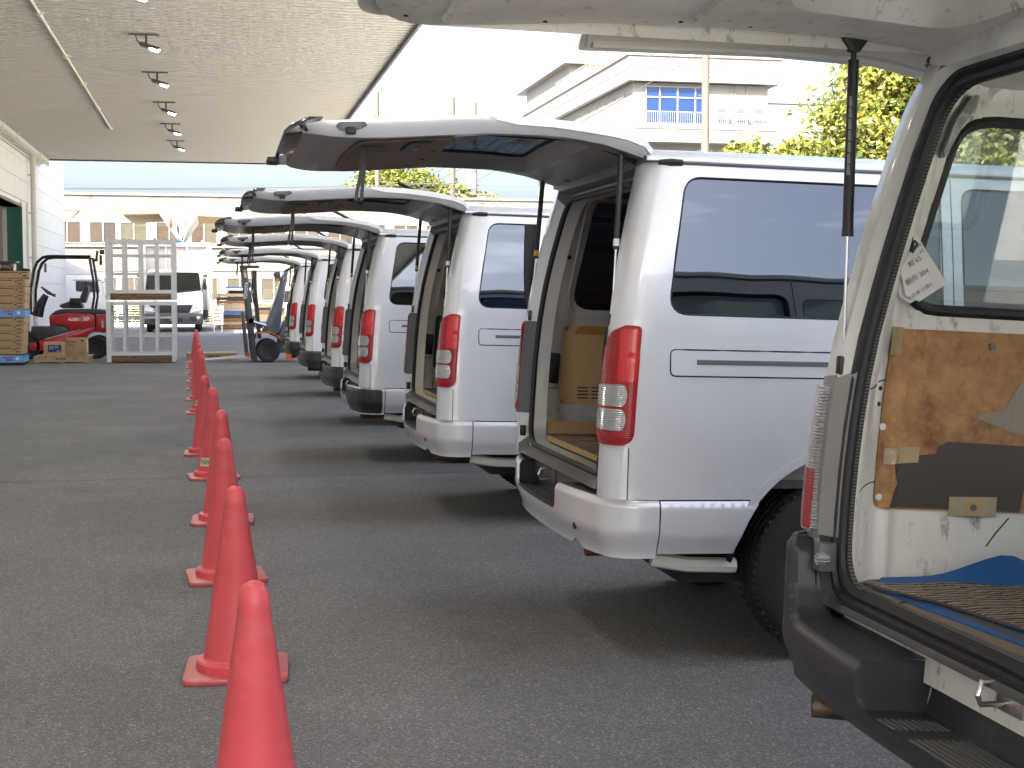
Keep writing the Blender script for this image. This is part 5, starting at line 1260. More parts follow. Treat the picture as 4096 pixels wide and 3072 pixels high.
        if old:
            B().tube([inn(x, z, -0.004) for x, z in resample(clean(shr), 0.04)], 0.0155, 8, closed=True).o('window_rubber', 'rubber', wall)
        on = lambda d: (lambda x, z, off: (x, sd * (iy(x, z) - d - off), z))
        if old:
            bp2 = fillet([(0.308, 0.862), (1.35, 0.845), (1.35, 1.318), (0.318, 1.322)], 0.035)
            tbd = B().sheet(bp2, [], 0.024, on(0.004), 0.004).o('trim_board', 'board_old', wall, smooth=60)
            if sd > 0:
                B().sheet([(0.352, 0.866), (0.372, 0.93), (0.358, 0.985), (0.405, 0.998), (0.478, 1.005), (0.482, 1.022), (0.51, 1.037), (0.73, 1.03), (0.735, 0.93), (0.725, 0.858)], [], 0.024, on(0.0095), 0.001).o('dark_patch', 'woodgrain_d', tbd, smooth=0)
                B().sheet([(0.745, 1.26), (0.70, 1.19), (0.66, 1.12), (0.60, 1.112), (0.585, 1.098), (0.63, 1.085), (0.70, 1.062), (0.80, 1.05), (0.82, 1.25)], [], 0.024, on(0.0095), 0.001).o('pale_patch', 'woodgrain_l', tbd, smooth=0)
                parts(B().sheet([(0.31, 1.255), (0.358, 1.255), (0.359, 1.325), (0.309, 1.326)], [], 0.016, on(0.0105), 0.0008).sheet([(0.332, 0.975), (0.428, 0.982), (0.430, 1.022), (0.331, 1.017)], [], 0.016, on(0.0115), 0.0008).sheet([(0.522, 0.846), (0.655, 0.844), (0.656, 0.896), (0.521, 0.895)], [], 0.016, on(0.0115), 0.0008), 'tape_piece', 'tape', tbd, smooth=0)
                parts(B().sheet([(0.575, 0.848), (0.61, 0.848), (0.605, 0.868), (0.615, 0.878), (0.605, 0.89), (0.58, 0.89), (0.568, 0.872)], [], 0.016, on(0.013), 0.0005).sheet([(0.322, 1.29), (0.345, 1.285), (0.352, 1.305), (0.34, 1.318), (0.322, 1.312)], [], 0.016, on(0.012), 0.0005).sheet([(0.39, 0.985), (0.398, 0.985), (0.402, 1.006), (0.418, 1.012), (0.400, 1.010), (0.39, 1.005), (0.36, 1.0)], [], 0.016, on(0.0133), 0.0005), 'torn_film', 'putty', tbd, smooth=0)
                for (x, z, m_) in ((0.61, 1.285, 'greypl'), (0.318, 1.072, 'oldwhite'), (0.322, 0.892, 'oldwhite'), (0.59, 0.868, 'greypl')):
                    B().lathe([(0.009, 0), (0.009, -0.006 * sd), (0, -0.006 * sd)], 12, (x, sd * (iy(x, z) - 0.009), z), 'Y').o('clip', m_, tbd)
                for (x, z) in ((0.296, 1.17), (0.295, 1.13)):
                    B().lathe([(0.006, 0), (0, -0.001 * sd)], 10, (x, sd * (iy(x, z) - 0.001), z), 'Y').o('hole', 'gap', wall)
                for zq, x_, dz in ((1.19, 0.30, 0.02), (0.93, 0.292, 0.015), ):
                    B().tube([(x_ - 0.06 + 0.02 * k, sd * (iy(x_ - 0.06 + 0.02 * k, zq) - 0.001), zq - dz + dz * smooth01(k / 3)) for k in range(5)], 0.0016, 4).o('hairline_crack', 'gap', wall)
                B().tube([(0.70, sd * (iy(0.7, 0.84) - 0.001), 0.84), (0.665, sd * (iy(0.66, 0.80) - 0.001), 0.80), (0.64, sd * (iy(0.64, 0.765) - 0.001), 0.765)], 0.002, 4).o('hairline_crack', 'gap', wall)
                # grey vent cover on the pillar
                vc = fillet([(0.352, 1.745), (0.385, 1.74), (0.415, 1.80), (0.462, 1.87), (0.455, 1.895), (0.425, 1.89), (0.38, 1.83)], [0.012, 0.012, 0.05, 0.02, 0.02, 0.02, 0.05])
                B().sheet(vc, [], 0.03, on(0.012), 0.02).o('vent_cover', 'greypl2', wall, smooth=40)
        else:
            bt = opt.get('trim', 'board')
            bp2 = fillet([(0.335, 0.885), (1.30, 0.872), (1.30, 1.262), (0.345, 1.265)], 0.035)
            tbd = B().sheet(bp2, [], 0.08, on(0.002), 0.004).o('trim_board', bt, wall, smooth=60)
            if bt == 'board':
                tp = B().sheet([(0.345, 0.90), (0.375, 0.90), (0.385, 1.26), (0.355, 1.26)], [], 0.07, on(0.0068), 0.0008).sheet([(0.40, 1.222), (1.2, 1.21), (1.2, 1.255), (0.40, 1.262)], [], 0.1, on(0.0068), 0.0008).o('edge_tape', 'tape2', tbd, smooth=0)
                vt = B()
                for k in range(4):
                    for x_ in (0.435, 0.505): vt.sheet(fillet([(x_, 0.913 + k * 0.0165), (x_ + 0.055, 0.913 + k * 0.0165), (x_ + 0.055, 0.919 + k * 0.0165), (x_, 0.919 + k * 0.0165)], 0.0028, 2), [], 0.03, on(0.0065), 0.0006)
                vt.o('vent_slots', 'gap', tbd, smooth=0)
                for (x, z) in ((0.362, 1.245), (0.355, 1.07), (0.352, 0.90), (0.66, 1.245), (1.0, 1.24), (0.9, 0.895)):
                    B().lathe([(0.009, 0), (0.008, -0.005 * sd), (0, -0.006 * sd)], 12, (x, sd * (iy(x, z) - 0.006), z), 'Y').o('clip', 'greypl', tbd)
            pk = fillet([(0.252, 0.995), (0.322, 0.985), (0.33, 1.13), (0.262, 1.135)], 0.012)
            B().sheet(pk, [], 0.03, on(0.004), 0.022).o('side_pocket', 'black', wall, smooth=40)
            B().lathe([(0.012, 0), (0, -0.001 * sd)], 14, (0.352, sd * (iy(0.352, 1.585) - 0.001), 1.585), 'Y').o('hole', 'gap', wall)
            B().tube([inn(x, z, 0.0) for x, z in resample(clean(fillet([(0.325, 1.285), (0.36, 1.28), (0.36, 1.31), (0.332, 1.325)], 0.008)), 0.02)], 0.003, 5, closed=True).o('pressed_mark', inner, wall)
            B().tube([inn(x, z, 0.0) for x, z in resample(clean(fillet([(0.42, 0.76), (0.95, 0.76), (0.95, 0.83), (0.42, 0.83)], 0.02)), 0.05)], 0.006, 6, closed=True).o('pressed_recess', inner, wall)
            B().tube([inn(x, z, 0.0) for x, z in arc_ell(0.40, 1.80, 0.035, 0.055, 18)], 0.0028, 5, closed=True).o('pressed_oval', inner, wall)
            B().tube([inn(0.335, 0.87, 0), inn(0.332, 0.79, 0), inn(0.33, 0.74, 0)], 0.0022, 4).tube([inn(0.24 + k * 0.03, 0.963, 0) for k in range(4)], 0.002, 4).tube([inn(0.27 + k * 0.03, 1.662, 0) for k in range(3)], 0.002, 4).o('weld_seam', 'gap', wall)
    hl_ = B()
    hl_.grid(lambda u, v: (S.XR(zi1) + 0.10 + u * (3.3 - S.XR(zi1) - 0.1), (2 * v - 1) * (iy(1.2, zi1) + 0.0), zi1 + 0.035 * (1 - (2 * v - 1) ** 4)), 6, 12)
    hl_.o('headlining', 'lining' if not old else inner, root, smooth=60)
    for k in range(4): B().bx(0.62 + k * 0.62, 0.68 + k * 0.62, -0.62, 0.62, zi1 + 0.0, zi1 + 0.034).o('roof_rib', inner, root, bevel=0.008)
    B().bx(S.XR(zf) + 0.10, 3.0, -0.77, 0.77, zf - 0.03, zf).o('cargo_floor', opt.get('floor', 'sill'), root, smooth=0)
    xs_ = S.XR(zf)
    B().ext([(xs_ + 0.045, zf - 0.05), (xs_ + 0.045, zf - 0.018), (xs_ + 0.06, zf - 0.008), (xs_ + 0.085, zf + 0.004), (xs_ + 0.15, zf + 0.004), (xs_ + 0.16, zf + 0.010), (xs_ + 0.19, zf + 0.010), (xs_ + 0.19, zf - 0.05)], 'Y', -0.66, 0.66).o('sill_plate', 'sill', root, smooth=20)
    for sd in (-1, 1):
        B().bx(2.45, 2.95, sd * 0.4 - 0.24, sd * 0.4 + 0.24, zf, zf + 0.35).ext([(2.42, zf + 0.3), (2.54, zf + 0.3), (2.44, zf + 0.92), (2.34, zf + 0.92)], 'Y', sd * 0.4 - 0.24, sd * 0.4 + 0.24).ext([(2.36, zf + 0.95), (2.43, zf + 0.95), (2.40, zf + 1.12), (2.33, zf + 1.12)], 'Y', sd * 0.4 - 0.12, sd * 0.4 + 0.12).o('front_seat', 'fabric', root, bevel=0.03)
    B().bx(3.95, 4.35, -0.75, 0.75, 0.95, 1.12).bx(3.0, 4.5, -0.72, 0.72, 0.5, zf - 0.01).o('dashboard', 'black', root, bevel=0.02)
    B().bx(0.42, 4.3, -0.60, 0.60, 0.36, 0.52).bx(XA - 0.06, XA + 0.06, -0.7, 0.7, 0.28, 0.40).bx(0.5, 4.2, -0.66, 0.66, 0.30, 0.355).o('underbody', 'dark', root, smooth=0)
    if not old: B().tube([(0.36, -0.72, 0.405), (0.50, -0.74, 0.385), (0.69, -0.74, 0.38)], 0.03, 8).o('sill_tube', 'oldwhite', root)
    B().tube([(0.20, -0.36, 0.385), (0.9, -0.36, 0.385)], 0.032, 10).o('exhaust_pipe', 'rust', root)
    if old: B().tube([(0.085, 0.555, 0.412), (0.5, 0.40, 0.412)], 0.028, 16, caps=False).tube([(0.10, 0.549, 0.412), (0.5, 0.40, 0.412)], 0.025, 16).o('exhaust_tip', 'exhaust', root)
    # ---- bumper
    bw = 0.885 if old else 0.858; rc_ = 0.16 if old else 0.135
    xb = lambda y: (0.034 if old else 0.075) + (0.045 if old else 0.058) * (abs(y) / 0.72) ** 2.6
    plan = [(0.345, -bw), (0.30, -bw)]
    cx0 = xb(0.723) + rc_ * 0.92
    plan += [(cx0 + 0.03 - (cx0 - xb(0.72)) * math.sin(a_) - 0.03 * (a_ / (PI / 2)), -(bw - rc_) - rc_ * math.cos(a_)) for a_ in [PI / 2 * k / 10 for k in range(11)]]
    ymid = [-(bw - rc_) + (2 * (bw - rc_)) * k / 20 for k in range(1, 20)]
    plan += [(xb(y), y) for y in ymid]
    plan += [(x, -y) for x, y in plan[:13][::-1]]
    cum = [0.0]
    for a_, b_ in zip(plan, plan[1:]): cum.append(cum[-1] + math.hypot(b_[0] - a_[0], b_[1] - a_[1]))
    TX = list(zip(cum, [p[0] for p in plan])); TY = list(zip(cum, [p[1] for p in plan])); TT = cum[-1]
    t_of_y = lambda y: lerp_table([(p[1], c) for c, p in zip(cum, plan) if -0.73 <= p[1] <= 0.73], y)
    def bf(zt, zbm, roll=0.03):
        def f(t, z, off):
            t = min(max(t, 0), TT); d = 0.004
            x, y = lerp_table(TX, t), lerp_table(TY, t)
            tx, ty = lerp_table(TX, min(t + d, TT)) - lerp_table(TX, max(t - d, 0)), lerp_table(TY, min(t + d, TT)) - lerp_table(TY, max(t - d, 0))
            l = math.hypot(tx, ty) or 1; nx, ny = -ty / l, tx / l          # outward: rear = -x
            o_ = -off - 0.014 * smooth01((z - zt + roll) / roll) ** 2 - 0.035 * smooth01((zbm + 0.11 - z) / 0.11)
            return (x + nx * o_, y + ny * o_, z)
        return f
    if old: zt, zbm, ry0, ry1, zr_ = 0.60, 0.438, -0.62, 0.245, 0.49
    else: zt, zbm, ry0, ry1, zr_ = 0.645, 0.425, -0.30, 0.55, 0.535
    ta, tb_ = t_of_y(ry0), t_of_y(ry1)
    f_ = bf(zt, zbm)
    top_p = [(0, zt)]
    if old:
        tw = 0.20
        top_p = [(0, 0.74), (0.06, 0.785), (0.30, 0.792), (0.335, 0.765), (0.352, 0.68), (0.39, 0.62), (0.45, zt)]
        mir = [(TT - a_, z_) for a_, z_ in top_p]
    else: mir = [(TT, zt)]
    outl = [(0, zbm), (TT, zbm)] + mir + fillet([(tb_ + 0.03, zt), (tb_ - 0.004, zt), (tb_ - 0.006, zr_), (ta + 0.006, zr_), (ta + 0.004, zt), (ta - 0.03, zt)], [0, 0.012, 0.035, 0.035, 0.012, 0], 5) + top_p[::-1]
    if not old: outl = [(0, zbm), (t_of_y(-0.56), zbm - 0.005), (t_of_y(-0.50), zbm + 0.02), (t_of_y(-0.47), zbm + 0.022), (t_of_y(-0.43), zbm + 0.0), (t_of_y(0.43), zbm), (TT, zbm)] + outl[2:]
    fz = (lambda t, z, off: bf(max(zt, lerp_table(top_p + [(TT / 2, zt)], min(t, TT - t))), zbm)(t, z, off)) if old else f_
    if old:
        for sd in (-1, 1): B().sheet([(0.02, 0.56), (0.02, 0.79), (-S.L * 0.5, 0.79), (-S.L - 0.01, 0.715), (e0 - 0.004, 0.712), (e0 - 0.004, 0.56)], [], 0.03, lambda u, z, off: S.p(u, z, -0.008 + off, sd), 0.004).o('corner_filler', bumper, root, smooth=50)
    bmp = B().sheet(outl, [], 0.015, fz, 0.012, stag=False).o('rear_bumper', bumper, root, smooth=50)
    if old:
        for mirr in (False, True):
            tp_ = resample(top_p, 0.02, closed=False); l0 = []; l1 = []
            for t, z in tp_:
                p = fz(TT - t if mirr else t, z - 0.003, 0.0); k = smooth01(t / 0.25)
                l0.append(p); l1.append((p[0] + 0.085 * k, p[1] - math.copysign(0.045 * (1 - 0.6 * k), p[1]), z - 0.012))
            B().strip(l0, l1, closed=False).o('wing_top', bumper, bmp, smooth=40)
    # bumper top shelf on both sides of the step, step well, tread
    xin = S.XR(zt) + 0.05
    sh = B()
    for (u0, u1) in ((0.10 if not old else 0.30, ta + 0.005), (tb_ - 0.005, TT - (0.10 if not old else 0.30))):
        n_ = 14; l0 = [fz(u0 + (u1 - u0) * k / n_, zt - 0.004, 0.0) for k in range(n_ + 1)]; l0 = [(p[0], p[1], zt - 0.003) for p in l0]
        sh.strip(l0, [(max(p[0], xin) if abs(p[1]) < 0.83 else p[0] + 0.0, max(-0.80, min(0.80, p[1])), zt + (0.0 if not old else 0.004)) for p in l0], closed=False)
    parts(sh, 'bumper_shelf', bumper if old else 'sill', bmp, smooth=30)
    yl0, yl1 = ry0 - 0.004, ry1 + 0.004; xw = S.XR(0.55) + 0.055
    n_ = 12; fr_l = [f_(t_of_y(yl0 + (yl1 - yl0) * k / n_), zr_ + 0.01, 0.004) for k in range(n_ + 1)]; fr_l = [(p[0], p[1], zr_ + 0.001) for p in fr_l]
    well = B()
    bk0 = [(xw, p[1], zr_ - 0.008) for p in fr_l]; bk1 = [(xw + 0.02, p[1], 0.555 if old else zt - 0.004) for p in fr_l]
    well.strip(fr_l, bk0, closed=False).strip(bk0, bk1, closed=False)
    for k in (0, -1):
        p = fr_l[k]; sgn = 1 if k == 0 else -1
        te = ta - 0.003 if k == 0 else tb_ + 0.003
        fr_s = [fz(te, zr_ + (zt - zr_) * q / 8, 0.005) for q in range(9)]
        well.strip(fr_s, [tuple(Vector(bk0[k]).lerp(Vector((bk1[k][0], bk1[k][1], zt - 0.004)), q / 8)) for q in range(9)], closed=False)
    well.o('step_well', 'black' if not old else 'bumper_b', bmp, smooth=0)
    tr_ = B()
    for k in range(7 if not old else 9):
        f = (k + 0.7) / (8 if not old else 10); a_, b_ = fr_l[1], fr_l[-2]
        pts_ = [(p[0] + (xw - p[0]) * f, p[1], zr_ + 0.001 - 0.008 * f) for p in fr_l[1:-1]]
        if old:
            for i0, i1 in ((0, 4), (5, 8), (9, 10)): tr_.tube(pts_[i0:i1 + 1], 0.0035, 5)
        else: tr_.tube(pts_, 0.004, 5)
    if not old:
        for k in range(14):
            y = yl0 + 0.05 + (yl1 - yl0 - 0.1) * k / 13; tr_.bar((xb(y) + 0.03, y, zr_), (xw - 0.03, y, zr_ - 0.006), 0.006, 0.006)
    tr_.o('tread_ribs', 'greypl' if old else 'bumper_g', bmp)
    # latch striker on the sill
    ly = -0.10 if old else 0.17; lx = xw - 0.004; lz = 0.615
    lt = B().bx(lx - 0.012, lx + 0.002, ly - 0.045, ly + 0.045, lz - 0.035, lz + 0.035).o('striker_plate', 'steel' if old else 'greypl', root, bevel=0.004)
    B().tube([(lx - 0.01, ly + 0.02, lz + 0.025), (lx - 0.06, ly + 0.02, lz + 0.025), (lx - 0.07, ly + 0.015, lz), (lx - 0.06, ly + 0.02, lz - 0.02), (lx - 0.01, ly + 0.02, lz - 0.02)], 0.006, 8).o('striker_loop', 'steel', lt)
    B().grid(lambda u, v: (xin - 0.002 + 0.003 * u, -0.66 + 1.32 * v, (0.55 if old else 0.58) + (zf - 0.02 - (0.55 if old else 0.58)) * u), 2, 8).o('sill_panel', 'scratched' if old else 'sill', root)
    if not old:
        for y in (-0.53, 0.53, 0.725):
            t = t_of_y(y); p = Vector(f_(t, 0.505, -0.003)); q = Vector(f_(t, 0.505, 0.006))
            B().tube([p, q], 0.011, 12).o('parking_sensor', 'silver2' if bumper == 'silver' else 'greypl', bmp)
            B().tube([p + (p - q) * 0.05, q], 0.0145, 12).o('sensor_ring', 'black', bmp)
            B().tube([p + (p - q) * 0.12, q], 0.006, 10).o('sensor_hole', 'gap', bmp)
        if opt.get('corner_guard'):
            t0 = 0.0; B().sheet(fillet([(0.02, zbm + 0.01), (t_of_y(-0.34), zbm + 0.01), (t_of_y(-0.34), zt - 0.012), (0.02, zt - 0.012)], 0.02), [], 0.05, lambda t, z, off: f_(t, z, off - 0.008), 0.006).o('corner_guard', 'black', bmp)
    # ---- tail lamps
    for sd in (-1, 1):
        if old:
            o1 = fillet([(-S.L * 0.25, 0.805), (-S.L * 0.25, 1.16), (-S.L - 0.045, 1.16), (-S.L - 0.045, 0.805)], [0.02] * 4)
            hs = B().sheet(fillet([(-S.L * 0.15, 0.79), (-S.L * 0.15, 1.185), (-S.L - 0.05, 1.20), (-S.L - 0.05, 0.79)], [0.01, 0.05, 0.01, 0.01]), [], 0.03, lambda u, z, off: S.p(u, z, -0.004 + off, sd), 0.02).o('lamp_housing', 'greypl2', root, smooth=40)
            tl = B().sheet(fillet([(-0.005, 0.806), (0.0, 1.165), (-S.L - 0.025, 1.172), (-S.L - 0.045 + 0.02, 0.96), (-S.L - 0.04, 0.806)], [0.03, 0.03, 0.02, 0.06, 0.01]), [], 0.03, lambda u, z, off: S.p(u, z, -0.020 + off, sd), 0.02).o('tail_lamp', 'clear_lens', root, smooth=40)
            B().sheet([(-0.01, 0.812), (-0.01, 0.96), (-S.L - 0.03, 0.96), (-S.L - 0.035, 0.812)], [], 0.03, lambda u, z, off: S.p(u, z, -0.0225 + off, sd), 0.004).o('red_section', 'red_lens', tl, smooth=40)
            # grey panel that fills the reveal beside the lamp
            zz_ = [0.80 + (1.19 - 0.80) * k / 8 for k in range(9)]
            bA = [(S.XR(z) - 0.006, sd * (S.W(z) - S.RC - S.e - 0.002), z) for z in zz_]; bB = [(S.XR(z) + 0.034, sd * (S.W(z) - S.RC - S.e - 0.058), z) for z in zz_]
            pnl = B().strip(bA, bB, closed=False).strip([bA[-1], bB[-1]], [(S.XR(1.19) + 0.03, bA[-1][1], 1.21), (S.XR(1.19) + 0.03, bB[-1][1], 1.21)], closed=False).o('lamp_panel', 'greypl2', hs, smooth=40)
            B().bx(S.XR(0.75) - 0.02, S.XR(0.75) + 0.025, *sorted((sd * (S.W(0.75) - S.RC - S.e - 0.01), sd * (S.W(0.75) - S.RC - S.e - 0.052))), 0.715, 0.785).o('lamp_bracket', 'greypl', hs, bevel=0.004)
            B().lathe([(0.014, -0.02), (0.016, 0.0), (0.010, 0.012), (0, 0.014)], 12, (S.XR(0.75) - 0.01, sd * (S.W(0.75) - S.RC - S.e - 0.055), 0.748), 'X').o('lamp_bulb', 'clear_lens', hs)
        else:
            ie = -S.L - 0.045; oe = 0.004
            lo_ = fillet([(oe, 0.848), (oe, 1.290), (ie + 0.125, 1.292), (ie + 0.075, 1.268), (ie + 0.030, 1.21), (ie + 0.006, 1.13), (ie, 1.05), (ie, 0.848)], [0.055, 0.022, 0.03, 0.05, 0.08, 0.1, 0.1, 0.012])
            tl = B().sheet(lo_, [], 0.018, lambda u, z, off: S.p(u, z, -0.014 + off + 0.006 * smooth01((abs(z - 1.07) - 0.19) / 0.03), sd), 0.016).o('tail_lamp', 'red_lens', root, smooth=45)
            for zc in (1.033, 0.943):
                B().sheet(fillet([(ie + 0.002, zc - 0.038), (oe - 0.040, zc - 0.041), (oe - 0.030, zc), (oe - 0.040, zc + 0.041), (ie + 0.002, zc + 0.038)], [0.006, 0.02, 0.06, 0.02, 0.006]), [], 0.02, lambda u, z, off: S.p(u, z, -0.019 + off, sd), 0.006).o('reverse_lens', 'clear_lens', tl, smooth=45)
            parts(B().sheet([(ie + 0.02, 0.862), (ie + 0.045, 0.862), (ie + 0.045, 0.893), (ie + 0.02, 0.893)], [], 0.02, lambda u, z, off: S.p(u, z, -0.0165 + off, sd), 0.003).sheet(fillet([(oe - 0.068, 1.085), (oe - 0.006, 1.085), (oe - 0.006, 1.278), (oe - 0.068, 1.278)], 0.008), [], 0.02, lambda u, z, off: S.p(u, z, -0.0165 + off, sd), 0.003), 'bright_lens', 'red_lens2', tl, smooth=45)
            zz_ = [0.85 + (1.28 - 0.85) * k / 8 for k in range(9)]
            bA = [(S.XR(z) - 0.012, sd * (S.W(z) - S.RC - S.e - 0.0), z) for z in zz_]; bB = [(S.XR(z) + 0.032, sd * (S.W(z) - S.RC - S.e - 0.058), z) for z in zz_]
            B().strip(bA, bB, closed=False).o('lamp_panel', 'greypl', tl, smooth=40)
            B().box((S.XR(0.76) + 0.012, sd * (S.W(0.76) - S.RC - S.e - 0.030), 0.765), (0.012, 0.03, 0.05), M4=Matrix.Rotation(R(sd * 38), 3, 'Z')).o('door_stopper', 'rubber', root, bevel=0.004)
    # ---- gas struts
    for sd in (-1, 1):
        if old: a_, b_ = Vector((0.19, sd * 0.715, 1.235)), Vector((0.165, sd * 0.70, 2.005))
        else: a_, b_ = Vector((0.185, sd * (0.70), 1.318)), Vector((0.215, sd * 0.655, 1.958))
        m_ = a_.lerp(b_, 0.40); r_ = 0.0115 if not old else 0.0135
        gs = B().tube([m_, m_.lerp(b_, 0.06), m_.lerp(b_, 0.93)], [r_ * 1.12, r_ * 1.0, r_], 12).tube([m_.lerp(b_, 0.93), b_], r_ * 0.55, 8).o('gas_strut', 'black', root)
        B().tube([a_, m_], 0.0045, 8).o('strut_rod', 'rod', gs)
        B().box(a_ - Vector((0, 0, 0.012)), (0.028, 0.03, 0.05)).o('strut_mount', 'black', gs, bevel=0.006)
        B().ext([(b_.x - 0.045, b_.z + 0.035), (b_.x - 0.012, b_.z - 0.015), (b_.x + 0.012, b_.z - 0.015), (b_.x + 0.045, b_.z + 0.035)], 'Y', b_.y - 0.012, b_.y + 0.012).o('strut_bracket', 'black', gs, bevel=0.004)
        if not old:
            B().tube([m_.lerp(b_, 0.03), m_.lerp(b_, 0.10)], r_ * 1.08, 12).o('strut_label', 'yellow' if sd > 0 else 'paper', gs)
        else:
            for k in range(7): B().box(m_.lerp(b_, 0.35 + 0.06 * k) + Vector((-0.008, -0.0115, 0)), (0.010, 0.001, 0.025)).o('strut_print', 'greypl2', gs, smooth=0)
    # ---- wheels (upright on the ground whatever the rake)
    for sd in (-1, 1):
        for xw_ in (XA - 0.01, XF): wheel(root, (xw_, sd * 0.712, 0.345 + (xw_ - 0.32) * math.sin(rake)), 0.345, 0.19, sd, rim_mat='darkgrey' if not old else 'steel')
    make_gate(root, S, paint, inner, glass, old, opt, rake)
    return root
def arc_ell(cx_, cz_, rx, rz_, n): return [(cx_ + rx * math.cos(2 * PI * k / n), cz_ + rz_ * math.sin(2 * PI * k / n)) for k in range(n)]
def make_gate(root, S, paint, inner, glass, old, opt, rake):
    if old:
        zo = [(-1.06, 2.05), (-0.9, 2.085), (-0.5, 2.10), (0.0, 2.10), (0.3, 2.085), (0.46, 2.05)]
        zi = [(-1.02, 2.045), (-0.97, 2.028), (-0.90, 2.02), (-0.7, 2.03), (-0.5, 2.043), (-0.2, 2.043), (0.1, 2.035), (0.30, 2.015), (0.42, 1.99)]
    else:
        zo = [(-0.99, 2.008), (-0.93, 2.02), (-0.78, 2.033), (-0.635, 2.045), (-0.46, 2.054), (-0.34, 2.055), (-0.2, 2.049), (-0.06, 2.042), (0.07, 2.028), (0.207, 2.004), (0.279, 1.978), (0.31, 1.942)]
        zi = [(-0.985, 1.995), (-0.955, 1.982), (-0.86, 1.968), (-0.7, 1.970), (-0.5, 1.983), (-0.3, 1.996), (-0.1, 1.992), (0.0, 1.986), (0.14, 1.964), (0.30, 1.912)]
    cor = lambda x: -0.32 * rake + rake * x
    t = empty('tailgate', None, None); t.parent = root
    if old:
        hw_o, hw_i = 0.72, 0.69
        hin, hout = fillet([(-0.13, -0.47), (0.33, -0.50), (0.33, 0.50), (-0.13, 0.47)], 0.12), fillet([(-0.10, -0.42), (0.30, -0.45), (0.30, 0.45), (-0.10, 0.42)], 0.11)
        Zo = lambda x, y: lerp_table(zo, x) + 0.02 - 0.112 * (abs(y) / 0.86) ** 5 + cor(x)
        Zi = lambda x, y: lerp_table(zi, x) + cor(x) + 0.012 * smooth01((0.52 - abs(y)) / 0.12)
        o_out = fillet([(-1.06, -0.72), (-0.50, -0.72), (-0.49, -0.862), (0.46, -0.862), (0.46, 0.862), (-0.49, 0.862), (-0.50, 0.72), (-1.06, 0.72)], [0.14, 0, 0.012, 0.05, 0.05, 0.012, 0, 0.14])
        i_out = fillet([(-1.02, -0.69), (0.42, -0.70), (0.42, 0.70), (-1.02, 0.69)], [0.14, 0.05, 0.05, 0.14])
        B().sheet(o_out, [hout], 0.06, lambda x, y, off: (x, y, Zo(x, y) + off), 0.006).o('outer_skin', 'oldwhite', t, smooth=50)
        ib = B().sheet(i_out, [hin], 0.06, lambda x, y, off: (x, y, Zi(x, y)))
        c_ = resample(clean(i_out), 10); ib.strip([(x, y, Zi(x, y)) for x, y in c_], [(x * 1.004, y * 1.015, Zo(x, y * 1.01) - 0.004) for x, y in c_])
        a_, b_ = resample(clean(hin), 10), resample(clean(hout), 10); ib.strip([(x, y, Zi(x, y)) for x, y in a_], [(x, y, Zo(x, y) - 0.006) for x, y in b_])
        ib.o('inner_panel', 'scratched', t, smooth=50)
        B().sheet(hout, [], 0.1, lambda x, y, off: (x, y, Zo(x, y) - 0.002)).o('gate_window', 'glass_mid', t)
        B().tube([(x, y, Zo(x, y) - 0.012) for x, y in resample(clean(hout), 0.06)], 0.012, 6, closed=True).o('window_rubber', 'rubber', t)
        B().sheet(fillet([(-0.80, -0.40), (-0.36, -0.43), (-0.36, 0.43), (-0.80, 0.40)], 0.05), [], 0.1, lambda x, y, off: (x, y, Zi(x, y) - 0.003 - off), 0.004).o('trim_board', 'black', t)
        for k, xx in ((0, -0.86), (1, -0.28)): B().tube([(xx, -0.6 + 0.1 * i, Zi(xx, -0.6 + 0.1 * i) - 0.001) for i in range(13)], 0.012, 6).o('pressed_rib', 'scratched', t)
        B().tube([(-0.46 + 0.1 * i, 0.835, Zo(-0.46 + 0.1 * i, 0.835) - 0.006) for i in range(10)], 0.009, 6).tube([(-0.47, 0.72 + 0.02 * i, Zo(-0.47, 0.72 + 0.02 * i) - 0.004) for i in range(7)], 0.007, 6).o('skin_hem', 'oldwhite', t)
        B().tube([(-0.40 + 0.05 * i, 0.725, Zi(-0.40 + 0.05 * i, 0.69) + 0.004 + 0.01 * smooth01(i / 8)) for i in range(15)], 0.016, 8).o('inner_bead', 'oldwhite', t)
        B().box((-1.045, 0, 2.065 + cor(-1.0)), (0.07, 0.9, 0.05)).o('handle_garnish', 'black', t, bevel=0.012)
        for x, y, z in ((-0.95, 0.60, 2.024), (-0.62, 0.66, 2.035), (-0.12, 0.66, 2.043), (0.14, 0.72, 2.035), (-0.30, 0.64, 2.043)):
            B().lathe([(0.006, 0.0), (0.005, -0.003), (0, -0.003)], 8, (x, y, z + cor(x)), 'Z').o('plug', 'gap', t)
        for y in (0.22, -0.42):
            h_ = B().box((0.46, y, 2.005 + cor(0.46)), (0.10, 0.045, 0.010)).box((0.50, y - 0.05, 1.985 + cor(0.5)), (0.035, 0.08, 0.03)).o('hinge', 'oldwhite', t, bevel=0.004)
            for dx in (-0.03, 0.03): B().lathe([(0.011, 0), (0.011, -0.014), (0, -0.014)], 6, (0.46 + dx, y, 2.0 + cor(0.46)), 'Z').o('hinge_bolt', 'oldwhite', h_)
        return t
    hin, hout = fillet([(-0.43, -0.645), (0.12, -0.62), (0.12, 0.62), (-0.43, 0.645)], 0.10), fillet([(-0.395, -0.56), (0.085, -0.53), (0.085, 0.53), (-0.395, 0.56)], 0.09)
    Zo = lambda x, y: lerp_table(zo, x) + 0.03 * (1 - (abs(y) / 0.735) ** 2) + cor(x)
    Zi = lambda x, y: lerp_table(zi, x) + cor(x) + 0.010 * smooth01((0.60 - abs(y)) / 0.05) * smooth01((-0.40 - x) / 0.05) * smooth01((x + 0.78) / 0.04)
